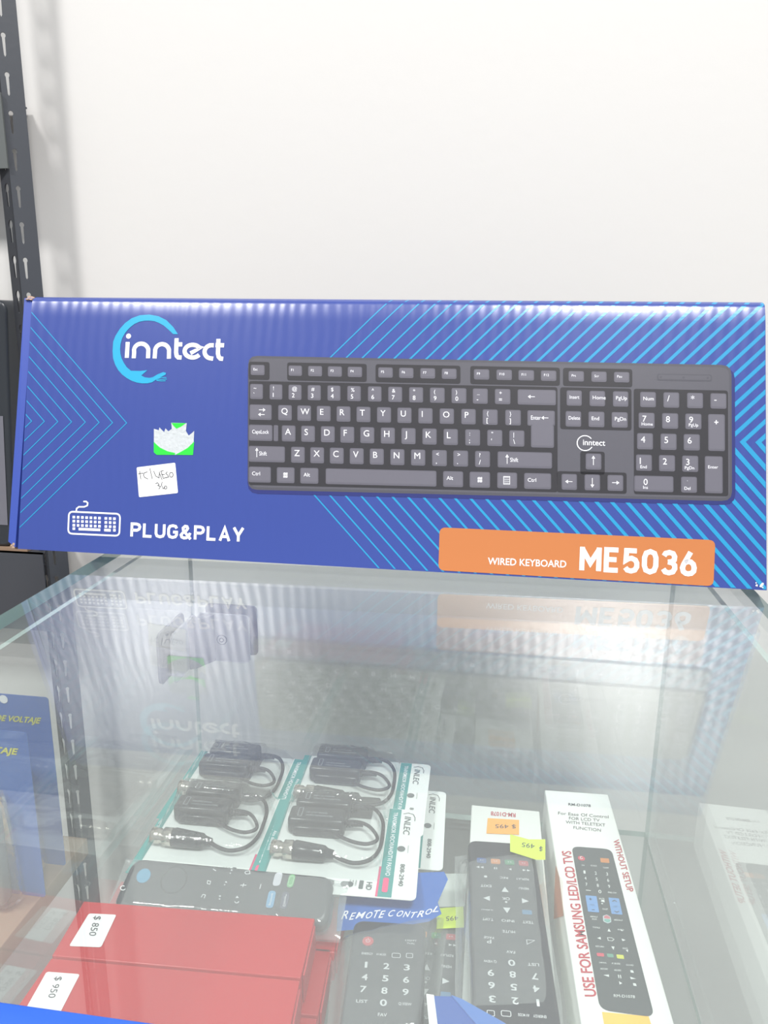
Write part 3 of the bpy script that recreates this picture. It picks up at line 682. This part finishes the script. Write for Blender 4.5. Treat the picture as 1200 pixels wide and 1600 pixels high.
for px_, cname, rgb in ((((812, 132), (848, 132), (832, 194), (796, 194)), 'app_button', (205, 205, 215)), (((878, 140), (908, 142), (892, 202), (862, 200)), 'app_button', (100, 176, 110)), (((782, 216), (816, 218), (800, 298), (764, 296)), 'app_button', (96, 158, 200)), (((846, 220), (880, 224), (864, 304), (830, 300)), 'app_button', (74, 76, 100))):
    m = MB(); c_ = [fp.px(*p) for p in zf(*px_)]
    m.prism(fp, roundquad(c_[::-1], .0022, 5), 0, .0007, mat('app_'+str(rgb[0]), rgb, 0.4))
    a, b, c2, d_ = [Vector(x) for x in c_]
    if rgb[0] in (96, 74):
        o_ = lambda f, g: tuple(a+(b-a)*f+(d_-a)*g)
        m.text(fp, 'prime' if rgb[0] == 96 else 'Disney+', o_(.3, .85), o_(.3, .15), o_(.75, .85), RL, .0009, px=False)
    elif rgb[0] == 100:
        m.stroke(fp, roundquad([Vector(x)*.72+(a+b+c2+d_)*.07 for x in c_], .0015, 4), .0004, mat('app_pale', (160, 215, 165), .4), .0009, px=False, closed=True)
    o = m.build(cname, t); o['label'] = {205: 'white', 100: 'green', 96: 'blue', 74: 'violet'}[rgb[0]]+' app button'
m = MB(); u, v = fp.px(*zf((194, 146))[0]); m.prism(fp, [(u+.0048*math.cos(a*math.pi/12), v+.0048*math.sin(a*math.pi/12)) for a in range(24)], 0, .0006, mat('voice_blue', (60, 150, 190), .3)); m.build('voice_button', t)
m = MB()
u, v = fp.px(*zf((335, 165))[0])
for r0, r1 in ((.0088, .0080),):
    pts = [(u+r0*math.cos(a*math.pi/18), v+r0*math.sin(a*math.pi/18)) for a in range(36)]; m.stroke(fp, pts, .0007, mat('ring_dark', (26, 28, 34), .25), .0002, px=False, closed=True)
m.build('navigation_ring', t)

def bag(name, label, quad, z0, h, seed, amp=.0012, nx=40, ny=26, edge=6, group=None, mt=FILM, lift=None):
    """thin clear bag: puffed upper and flat lower film, seamed round the edge"""
    q3 = [p[2] if len(p) > 2 else 0 for p in quad]; q = [Vector(p[:2]) for p in quad]; P = []; fs = []
    for side in (0, 1):
        for j in range(ny+1):
            for i in range(nx+1):
                u = i/nx; v = j/ny; p = q[0]*(1-u)*(1-v)+q[1]*u*(1-v)+q[2]*u*v+q[3]*(1-u)*v
                e = min(1, min(u, 1-u)*edge*(nx/ny if nx > ny else 1), min(v, 1-v)*edge); e = e*e*(3-2*e)
                n_ = noise.noise(Vector((p.x*55+seed, p.y*55, seed)))+.6*noise.noise(Vector((p.x*150, p.y*40+seed, seed)))
                z = z0+.0003+(e*h+amp*n_*(.35+.65*e) if side == 0 else 0)
                z = max(z, z0+.0003)
                if lift is not None:
                    zt_ = q3[0]*(1-u)*(1-v)+q3[1]*u*(1-v)+q3[2]*u*v+q3[3]*(1-u)*v
                    P.append((p.x+.0006*n_, p.y+.0006*n_, zt_-lift*(1-e)*.6+amp*n_*.6+.0005 if side == 0 else zt_-lift*(.62+.6*e)-.001)); continue
                P.append((p.x+.0006*n_, p.y+.0006*n_, z if side == 0 else z0+.0001))
    o = (nx+1)*(ny+1)
    for j in range(ny):
        for i in range(nx):
            a = j*(nx+1)+i; fs.append([a, a+1, a+nx+2, a+nx+1])
            fs.append([o+a+nx+1, o+a+nx+2, o+a+1, o+a])
    m = MB(); m.add(P, fs, mt, True)
    t = thing(name, (sum(v.x for v in q)/4, sum(v.y for v in q)/4, z0), label, 'bag', group)
    m.build('film', t); return t
BG = 'clear plastic bags round the remotes'
BP0 = Plane((0, .4345, -.2055), (1, .02, 0), (0, -.0145, .0255)); B0 = [tuple(BP0.at(*BP0.px(*p))) for p in ((158, 1425), (531, 1456), (545, 1364), (196, 1328))]
bag('plastic_bag', 'clear plastic bag wrapped round the slim streaming remote', B0, -.2385, .0180, 3.1, lift=.012, amp=.0010, group=BG)

# ------------------------------------------------------------------ white cartons of replacement remotes
WC = mat('white_carton', (242, 244, 240), 0.4); WCE = mat('carton_side', (222, 224, 220), 0.5, vary=.15, scale=30); RT = mat('print_red', (188, 40, 62), 0.5); OST = mat('fluo_orange', (255, 176, 70), 0.6); YST = mat('fluo_yellow', (214, 238, 70), 0.6)
RPD = mat('print_remote', (66, 74, 76), 0.4)
# carton A, flat, under the bagged remote
ZA = -.2262; pA = hz(ZA)
t = thing('remote_carton', (.025, .43, ZS), 'flat white carton under the bagged remote, its orange price sticker showing', 'box', 'white remote control cartons')
m = MB(); m.box((-.0020, .31, ZS), (.0530, .5580, ZA), WC, .0008, 2)
m.text(pA, 'RM-D1078', (805.5, 1271), (767, 1268), (805.5, 1277.5), RT, .0003, bold=.02); m.build('carton', t)
m = MB(); m.pxpoly(pA, [(762, 1279), (811, 1282), (811, 1305), (760, 1303)], OST, .0005)
m.text(pA, '$ 495', (806, 1289), (774, 1288), (806, 1296), INK, .0007); m.build('price_sticker', t)
# carton B, with the printed remote, beside the right pane
ZC = -.2200; pB = hz(ZC)
t = thing('remote_carton', (.09, .46, ZS), 'white carton with a printed remote and red lettering beside the right glass pane', 'box', 'white remote control cartons')
cB4 = [pB.px(851, 1234), pB.px(950, 1241), None, None]
dirn = Vector((.0064, -.2217)).normalized()
cB4[2] = tuple(Vector(cB4[1])+dirn*.255); cB4[3] = tuple(Vector(cB4[0])+dirn*.255)
m = MB(); m.slabround(pB, roundquad([cB4[3], cB4[2], cB4[1], cB4[0]], .0008, 2), ZS-ZC, 0, .0008, WC, 2)
m.text(pB, 'RM-D1078', (888, 1259), (923, 1261.5), (888, 1255), INK, .0003, bold=.02)
for txt, a, b, y0, y1 in (('For Ease Of Control', 872, 951, 1273, 1279), ('FOR LCD TV', 889, 937, 1281, 1284.5), ('WITH TELETEXT', 884, 946, 1287, 1292), ('FUNCTION', 896, 939, 1295.5, 1300)):
    m.text(pB, txt, (a, y0), (b, y1), (a, y0-4.5), INK, .0003)
def zc(*p): return [(830+a/4.209, 1220+b/4.209) for a, b in p]
m.text(pB, 'USE FOR SAMSUNG LED/LCD TVS', *zc((432, 1420), (262, 462), (352, 1424)), RT, .0003, bold=.02, shear=.1)
m.text(pB, 'WITHOUT SETUP', *zc((537, 392), (632, 735), (576, 386)), RT, .0003, bold=.015)
m.build('carton', t)
m = MB()
m.rquad(pB, zc((265, 432), (528, 452), (812, 1560), (452, 1508)), .006, RPD, .0003, seg=8)
def zr(*p): return [(890+a/5.714, 1320+b/5.714) for a, b in p]
PWL = mat('print_pale', (215, 220, 218), .5)
def lab(txt, x, y, h=20, wd=None, mt=None):
    wd = wd or 18*len(txt); m.text(pB, txt, *zr((x-wd/2, y+h/2), (x+wd/2, y+h/2+wd*.06), (x-wd/2-h*.12, y-h/2)), mt or PWL, .0005, bold=.01)
for i, (r_, y) in enumerate((('123', 248), ('456', 303), ('789', 358))):
    for k, ch in enumerate(r_): lab(ch, 134+k*101+i*9, y+k*9, 28, 18)
lab('0', 272, 422, 30, 26); lab('PRE-CH', 380, 430, 14, 74); lab('TV', 120, 188, 12, 30); lab('SOURCE', 215, 190, 12, 56); lab('CLEAR', 325, 208, 12, 50)
m.stroke(pB, zr((148, 410), (186, 414)), .0006, PWL, .0005)
for (x, y, rw, rh, rgb) in ((105, 125, 32, 24, (205, 70, 90)),): m.disc(pB, *zr((x, y))[0], .0026, mat('pr_red', rgb, .4), .0005)
m.stroke(pB, zr(*arc(105, 122, 11, 11, 60, 330)), .0005, PWL, .0007)
for c_, rgb in ((((272, 122), (350, 128), (356, 168), (278, 162)), (205, 130, 66)), (((140, 456), (240, 464), (264, 610), (164, 602)), (104, 150, 205)), (((346, 476), (440, 484), (472, 630), (374, 622)), (104, 150, 205)),
                (((240, 970), (304, 974), (310, 1004), (246, 1000)), (204, 70, 90)), (((330, 976), (388, 980), (394, 1012), (338, 1008)), (96, 150, 130)), (((416, 984), (480, 990), (488, 1026), (424, 1020)), (206, 210, 70)),
                (((296, 640), (332, 628), (366, 650), (372, 696), (340, 708), (300, 690)), (190, 200, 205)), (((306, 644), (332, 634), (360, 652), (362, 668), (308, 664)), (196, 110, 120)), (((308, 668), (364, 672), (364, 692), (338, 702), (308, 686)), (110, 170, 160))):
    m.rquad(pB, zr(*c_), .0005, mat('pr_%d_%d' % (rgb[0], rgb[1]), rgb, .4), .00045+.00005*len(c_)/4+(0 if rgb[0] != 196 and rgb[0] != 110 else .0001), seg=2)
lab('+', 188, 490, 26, 26, RPD); lab('VOL', 202, 540, 12, 40, RPD); lab('-', 212, 585, 6, 24, RPD); lab('CH', 408, 556, 14, 30, RPD)
for x0 in (400, 420): m.stroke(pB, zr((x0-18, 512 if x0 == 400 else 600), (x0, 502 if x0 == 400 else 610), (x0+18, 514 if x0 == 400 else 602)), .0006, RPD, .0007)
for txt, x, y, wd in (('MUTE', 288, 486, 48), ('CH.LIST', 318, 578, 50), ('MENU/', 218, 646, 66), ('MODE', 222, 668, 44), ('MEDIA.P', 436, 676, 76), ('TOOLS', 238, 742, 66), ('INFO', 458, 762, 54), ('RETURN', 270, 912, 74), ('EXIT', 498, 930, 46), ('E-MANUAL', 298, 1056, 66), ('P.SIZE', 416, 1064, 76), ('CC/VD', 538, 1078, 66), ('HISTORY', 310, 1112, 70), ('RECORD', 430, 1124, 60), ('RM-D1078', 490, 1352, 190)):
    lab(txt, x, y, 14 if wd < 150 else 26, wd)
def zt(*p): m.pxpoly(pB, zr(*p), PWL, .0005)
zt((288, 496), (310, 498), (312, 520), (276, 510)); zt((350, 752), (368, 782), (338, 778)); zt((244, 838), (276, 828), (280, 852)); zt((500, 856), (462, 842), (472, 866)); zt((370, 912), (400, 914), (392, 944)); zt((500, 945), (522, 940), (520, 966)); zt((300, 1168), (350, 1164), (352, 1186)); zt((430, 1166), (438, 1166), (444, 1196), (436, 1196)); zt((448, 1168), (456, 1168), (462, 1198), (454, 1198)); zt((540, 1184), (594, 1202), (546, 1206)); zt((440, 1224), (470, 1242), (446, 1254)); zt((564, 1240), (592, 1244), (598, 1268), (570, 1264)); zt((540, 1124), (566, 1128), (574, 1150), (546, 1146))
m.stroke(pB, zr((338, 834), (376, 836), (396, 850), (380, 864), (344, 860)), .0004, PWL, .0005, closed=True)
for y_, x_ in ((530, 290), (770, 466), (524, 936)): m.disc(pB, *zr((x_, y_))[0], .0006, PWL, .0005)
m.build('remote_picture', t)
m = MB(); m.pxpoly(pB, zc((465, 1522), (772, 1552), (800, 1640), (485, 1640)), mat('print_amber', (255, 196, 74), .5), .0003); m.build('amber_print', t)
sn = Vector((-dirn.y, dirn.x, 0))*-1
a0 = Vector((cB4[0][0], cB4[0][1], 0)); SP = Plane(a0+Vector((0, 0, ZC)), (dirn.x, dirn.y, 0), (dirn.y, -dirn.x, 0))
if SP.n.x > 0: SP = Plane(SP.o, (dirn.x, dirn.y, 0), (-dirn.y, dirn.x, 0))
m = MB(); m.pxpoly(SP, [(869, 1352), (875, 1372), (881, 1431), (866, 1436), (867, 1390)], mat('side_orange', (226, 150, 110), .5), .0003)
m.build('side_print', t)

# ------------------------------------------------------------------ black television remotes
def tv_remote(label):
    t = thing('television_remote', (0, 0, 0), label, 'remote control', 'remote controls in the display case')
    L_ = .174; Wd = .048; p = hz(.0150); G_ = 3e-4
    m = MB(); m.slabround(p, roundquad([(-Wd/2, 0), (Wd/2, 0), (Wd/2, L_), (-Wd/2, L_)], .007, 6), -.0148, 0, .0022, RB, 4); m.build('body', t)
    m = MB()
    def tx(s_, x, y, h, wd=None, bold=.01):
        wd = wd or h*.75*len(s_); m.text(p, s_, (x-wd/2, y-h/2), (x+wd/2, y-h/2), (x-wd/2, y+h/2), RL, G_, px=False, bold=bold)
    for i, r_ in enumerate(('123', '456', '789')):
        for k, ch in enumerate(r_):
            tx(ch, -.0127+k*.0127, (.137, .1278, .119)[i], .0046, .0038 if ch != '1' else .0016, .02)
    tx('0', 0, .1106, .0046, .0042, .02); tx('LIST', -.0127, .1106, .0022, .0068); tx('Q.VIEW', .0127, .1106, .0022, .0078); tx('FAV', 0, .1025, .0022, .0052)
    tx('P', .0127, .0955, .003, .0028); tx('PAGE', .0127, .0925, .0018, .0062); m.stroke(p, [(-.0155, .092), (-.0105, .092), (-.0105, .0955)], .0004, RL, G_, px=False, closed=True)
    tx('MUTE', 0, .0865, .0022, .008); tx('TEXT', -.0127, .0775, .0022, .007); tx('INFO', 0, .0775, .0022, .008); tx('T.OPT', .0127, .0775, .0022, .007)
    m.rrect(p, -.0160, .0670, -.0098, .0708, .0005, mat('guide_blue', (60, 124, 170), .4), G_); tx('Q.MENU', .0127, .0693, .0013, .0075)
    for pts in (((-.0025, .0705), (.0025, .0705), (0, .0655)), ((-.0025, .0465), (.0025, .0465), (0, .0515))): pass
    m.poly(p, [(-.0024, .0662), (.0024, .0662), (0, .0710)], RL, G_); m.poly(p, [(-.0024, .0520), (.0024, .0520), (0, .0472)], RL, G_)
    m.poly(p, [(-.0105, .0567), (-.0105, .0613), (-.0150, .0590)], RL, G_); m.poly(p, [(.0105, .0567), (.0105, .0613), (.0150, .0590)], RL, G_)
    tx('OK', 0, .0582, .0026, .0052); m.disc(p, 0, .0612, .0008, RL, G_, px=False)
    tx('MENU', -.0127, .0475, .0022, .0066); tx('EXIT', .0127, .0475, .0024, .0074)
    tx('REPLAY', -.0125, .0385, .0020, .0088); tx('REC', 0, .0385, .0020, .0056); m.poly(p, [(.0115, .0375), (.0135, .0375), (.0135, .0395), (.0115, .0395)], RL, G_)
    for x in (.0135, .0165): m.poly(p, [(x, .0295+.0011), (x, .0295-.0011), (x+.0024, .0295)], RL, G_)
    for x in (-.0135, -.0165): m.poly(p, [(x, .0295-.0011), (x, .0295+.0011), (x-.0024, .0295)], RL, G_)
    for x in (.0042, .0056): m.poly(p, [(x, .0285), (x+.0006, .0285), (x+.0006, .0306), (x, .0306)], RL, G_)
    m.poly(p, [(-.0058, .0285), (-.0058, .0306), (-.0036, .0295)], RL, G_)
    tx('ENERGY', -.0127, .1457, .0018, .0072); tx('AV MODE', -.0040, .1457, .0018, .0062)
    m.stroke(p, rr(.0030, .1440, .0082, .1474, .0008, 3), .0004, RL, G_, px=False, closed=True); m.stroke(p, rr(.0120, .1446, .0160, .1480, .0006, 3), .0004, RL, G_, px=False, closed=True)
    tx('LIGHT', .0145, .1585, .0014, .0075); tx('TV/PC', .0145, .1560, .0014, .0052)
    m.build('key_legends', t)
    for x, rgb, nm in ((-.0147, (196, 62, 74), 'red'), (-.0049, (52, 140, 96), 'green'), (.0049, (226, 140, 76), 'orange'), (.0147, (62, 96, 158), 'blue')):
        m = MB(); m.prism(p, rr(x-.0033, .0203, x+.0033, .0250, .0009, 3), 0, .0006, mat('key_'+nm, rgb, .4))
        for d in (-.0008, .0008): m.disc(p, x+d, .0228, .0004, RL, .0008, px=False, seg=8)
        o = m.build('coloured_button', t); o['label'] = nm+' button'
    m = MB(); m.prism(p, [(-.0132+.0036*math.cos(a*math.pi/12), .1555+.0036*math.sin(a*math.pi/12)) for a in range(24)], 0, .0007, mat('key_power', (205, 56, 70), .4))
    m.stroke(p, [(-.0132+.0013*math.cos(math.radians(a)), .1555+.0013*math.sin(math.radians(a))) for a in range(130, 411, 20)], .0003, RL, .0009, px=False); m.stroke(p, [(-.0132, .1555), (-.0132, .1575)], .0003, RL, .0009, px=False)
    o = m.build('power_button', t); o['label'] = 'round red power button'
    return t
r7 = tv_remote('black television remote lying upside down on the white carton, whole coloured key row visible')
r7.location = (.0205, .4945, ZA+.0006); r7.rotation_euler = (0, 0, math.pi+math.radians(3))
r6 = copy_tree(r7, (-.0270, .4580, ZS+.0004), math.pi+math.radians(1.5), 'black television remote mostly covered by its neighbours, below the pale yellow sticker')
r1 = copy_tree(r7, (-.0400, .2530, ZS+.0160), math.radians(4.0), 'black television remote with red power button, right of the red boxes')
# bags round them
z7t = hz(-.2110)
q7 = [z7t.px(*p) for p in ((712, 1640), (893, 1640), (845, 1290), (712, 1312))]
bg7 = bag('plastic_bag', 'clear plastic bag with yellow price sticker round the upside-down remote', q7, ZA+.0004, .0172, 8.4, amp=.0008, nx=26, ny=50, edge=5, group=BG)
ps = hz(-.2078); m = MB()
m.pxpoly(ps, [(797, 1304), (826, 1312), (852, 1312), (852, 1344), (838, 1344), (797, 1331)], YST, .0003)
m.text(ps, '$', (847.5, 1323), (842.5, 1323), (847.5, 1331), INK, .0005, bold=.02); m.text(ps, '495', (836, 1320), (816, 1317), (835, 1327), INK, .0005); m.build('price_sticker', bg7)
q1 = [hz(-.2290).px(*p) for p in ((505, 1640), (672, 1640), (703, 1400), (520, 1440))]
bg1 = bag('plastic_bag', 'clear plastic bag with blue printed header round the remote beside the red boxes', q1, ZS+.0155, .0172, 5.2, amp=.0012, nx=26, ny=40, group=BG)
# printed blue header of that bag, tilted up against the cable packs
HP = Plane((-.05, .434, -.2290), (1, .1, 0), (0, -.45, 1)); BH = mat('header_blue', (30, 96, 180), 0.35, bump=.6, scale=80)
m = MB()
c_ = [HP.px(*p) for p in ((526, 1455), (560, 1452), (600, 1450), (640, 1445), (670, 1440), (690, 1428), (684, 1410), (700, 1374), (694, 1362), (640, 1364), (545, 1370), (532, 1385), (528, 1420))]
m.poly(HP, c_[::-1], BH, 0)
for i, (ch, x, y, h) in enumerate((('R', 533, 1437, 13), ('E', 545, 1438, 11), ('M', 555, 1436, 10), ('O', 571, 1436, 10), ('T', 583, 1435, 12), ('E', 591, 1435, 11), ('C', 606, 1433, 10), ('O', 619, 1433, 9), ('N', 629, 1434, 9), ('T', 641, 1435, 9), ('R', 651, 1434, 10), ('O', 664, 1430, 9), ('L', 675, 1426, 9))):
    wd = {'M': 15, 'N': 11, 'I': 4}.get(ch, 10)
    m.text(HP, ch, (x, y), (x+wd, y-1), (x+2, y-h), PW, .0005, bold=.01, shear=.3)
m.build('printed_header', bg1)
# second bag with a white card header and pale yellow sticker
q6 = [hz(-.2440).px(*p) for p in ((668, 1640), (733, 1640), (729, 1366), (676, 1366))]
bg6 = bag('plastic_bag', 'clear plastic bag with white header and pale yellow sticker between the two bagged remotes', q6, ZS+.0001, .0166, 1.7, amp=.0006, nx=16, ny=40, group=BG)
hp = hz(-.2425); m = MB()
m.prism(hp, [hp.px(*p) for p in ((681, 1418), (726, 1417), (729, 1366), (684, 1366))], 0, .0006, mat('header_card', (205, 212, 208), .5)); m.build('header_card', bg6)
m = MB(); m.pxpoly(hp, [(683, 1421), (724, 1418), (725, 1451), (682, 1453)], YST, .0009); m.text(hp, '495', (716, 1433), (697, 1434), (716, 1440), INK, .0011); m.build('price_sticker', bg6)
# blue packet at the front
bp2 = hz(-.2040)
t = thing('blue_packet', (.01, .31, -.2048), 'blue folded packet with white left edge lying over the remotes at the front', 'packet')
m = MB(); c_ = [bp2.px(*p) for p in ((677, 1556), (705, 1557), (722, 1567), (780, 1600), (850, 1660), (690, 1660))]
m.prism(bp2, c_[::-1], -.0008, 0, mat('packet_blue', (36, 88, 172), .5)); m.build('wrapper', t)
m = MB(); c_ = [bp2.px(*p) for p in ((666, 1553), (678, 1555), (691, 1660), (676, 1660))]; m.prism(bp2, c_[::-1], -.0008, .0002, WHITE); m.build('white_edge', t)
m = MB(); c_ = [bp2.px(*p) for p in ((705, 1556.5), (722, 1563), (788, 1600), (862, 1660), (800, 1660), (742, 1600))]; m.prism(bp2, c_[::-1], .0001, .0009, mat('packet_blue_light', (66, 118, 196), .5)); m.build('folded_edge', t)

# ------------------------------------------------------------------ slotted steel rack on the left
STEEL = mat('rack_steel', (70, 73, 80), 0.45, bump=.1, scale=200); STEELD = mat('rack_steel_dark', (52, 54, 60), 0.5)
rack = thing('slotted_rack', (-.45, .70, -1.0), 'dark grey slotted steel rack standing against the white wall', 'rack')
fold = Vector((-.4410, .69))
def flange(d, wid, x_slot, sw, mt, nm):
    d = Vector(d).normalized(); nrm = Vector((d.y, -d.x, 0)); pl = Plane((fold.x, fold.y, 0), (d.x, d.y, 0), nrm)
    if pl.uy.z < 0: pl = Plane((fold.x, fold.y, 0), (d.x, d.y, 0), -nrm)
    m = MB(); pitch = .0312; z = -.9934; i = 0; th = .0014
    while z < 1.2:
        z1 = z+pitch; zc_ = z+pitch*.62
        outer = [(0, z), (wid, z), (wid, z1), (0, z1)]
        hole = [(x_slot+sw*math.cos(math.radians(a)), zc_+sw*1.25*math.sin(math.radians(a))) for a in range(-50, 231, 20)]+[(x_slot-sw*.45, zc_-.0155), (x_slot, zc_-.017), (x_slot+sw*.45, zc_-.0155)]
        allp = outer+hole; tr = tessellate_polygon([[Vector((u, v, 0)) for u, v in outer], [Vector((u, v, 0)) for u, v in hole]])
        for w_ in (0, -th): m.add([pl.at(u, v, w_) for u, v in allp], [list(t_) for t_ in tr], mt)
        n_ = len(hole); m.add([pl.at(u, v, 0) for u, v in hole]+[pl.at(u, v, -th) for u, v in hole], [[k, (k+1) % n_, n_+(k+1) % n_, n_+k] for k in range(n_)], mt)
        z = z1
    for u in (0, wid): m.add([pl.at(u, -1, 0), pl.at(u, z, 0), pl.at(u, z, -th), pl.at(u, -1, -th)], [[0, 1, 2, 3]], mt)
    return m.build(nm, rack)
flange((.80, .48), .0185, .0058, .0019, STEEL, 'post_flange')
flange((-.83, .42), .0135, .0050, .0034, STEELD, 'post_flange')
SX = -.4450
m = MB(); m.box((-1.3, .6865, -.157), (SX, .6885, -.072), STEEL); m.box((-1.3, .6865, -.0735), (SX, .735, -.072), STEEL); m.build('shelf', rack)
m = MB(); m.box((-1.3, .6865, .290), (-.4400, .6885, .352), mat('rack_grey', (98, 102, 102), .5)); m.box((-1.3, .6865, .3505), (-.4455, .735, .352), STEEL); m.build('shelf', rack)
m = MB(); m.box((-.62, .688, -.0718), (-.462, .732, -.0685), mat('kraft_board', (150, 125, 105), .8)); tag(m.build('cardboard_sheet'), 'thin brown cardboard sheet lying on the rack shelf', 'cardboard')
# dark appliance on the shelf
t = thing('dark_appliance', (-.53, .71, -.0683), 'dark grey appliance with a rounded corner standing on the rack shelf', 'appliance')
ap = Plane((0, .690, 0), (1, 0, 0), (0, -1, 0))
m = MB(); m.slabround(ap, roundquad([(-.60, -.0683), (-.4775, -.0683), (-.4580, .176), (-.60, .176)], .012, 6), -.04, 0, .003, mat('appliance_black', (50, 54, 60), .3), 3); m.build('housing', t)
m = MB(); m.poly(ap, [(-.598, -.045), (-.4815, -.045), (-.4735, .066), (-.598, .066)], mat('appliance_grey', (118, 118, 128), .35), .0006); m.build('front_panel', t)

# ------------------------------------------------------------------ neighbouring low counter with packs
WOOD = mat('tan_board', (170, 145, 122), .6, bump=.2, scale=60, vary=.15)
t = thing('low_counter', (-.60, .5, -1.0), 'low tan wooden counter beyond the left glass pane', 'counter')
m = MB(); m.box((-.90, .20, -.350), (-.372, .600, -.332), WOOD, .001, 2); m.build('counter_top', t)
for x, y in ((-.88, .22), (-.62, .22), (-.88, .58), (-.62, .58)):
    m = MB(); m.box((x-.015, y-.015, -1.0), (x+.015, y+.015, -.350), STEELD); m.build('leg', t)
def hang_card(y, px4, label, wr, tilt=0):
    pl = Plane((0, y, -.332), (1, 0, 0), (0, -1, 0))
    c_ = [pl.px(*p) for p in px4]
    t = thing('blue_blister_card', (c_[0][0]-.03, y, -.332), label, 'blister card', 'blue blister cards on the low counter')
    x1 = c_[1][0]; zt_ = c_[1][1]
    m = MB(); m.prism(pl, rr(x1-.105, .0005, x1, zt_, .003), -.0006, 0, mat('card_blue', (34, 92, 176), .35))
    for txt, a, b, d_ in wr: m.text(pl, txt, a, b, d_, mat('card_yellow', (214, 212, 70), .4), .0006, bold=.03, shear=.12)
    m.build('card', t)
    m = MB(); m.disc(pl, *pl.px(6, 1092), .004, WHITE, .0006, px=False) if y > .54 else None
    if m.v: m.build('hang_hole', t)
    m = MB(); xs = x1-.085
    bm_ = bmesh.new(); bmesh.ops.create_cube(bm_, size=1)
    for v_ in bm_.verts: v_.co = Vector((xs+.035+v_.co.x*.075*(1 if v_.co.z < 0 else .8), y-.0135+v_.co.y*.025*(1 if v_.co.z < 0 else .8), -.332+.002+.055+v_.co.z*.11))
    bmesh.ops.bevel(bm_, geom=bm_.edges[:], offset=.006, segments=3, affect='EDGES'); m.bm(bm_, BLISTER, True); m.build('blister_dome', t)
    m = MB(); m.box((xs+.012, y-.019, -.3295), (xs+.058, y-.004, -.24), mat('regulator_grey', (170, 175, 175), .4), .003, 2); m.build('regulator', t)
    return t
hang_card(.560, ((0, 1088), (75, 1090)), 'blue blister card reading DE VOLTAJE behind the left glass pane', (('DE VOLTAJE', (-8, 1128), (62, 1133), (-5, 1116)),))
hang_card(.520, ((0, 1140), (42, 1145)), 'nearer blue blister card, yellow lettering cut off to LTAJE', (('VOLTAJE', (-42, 1176), (27, 1182), (-40, 1163)),))
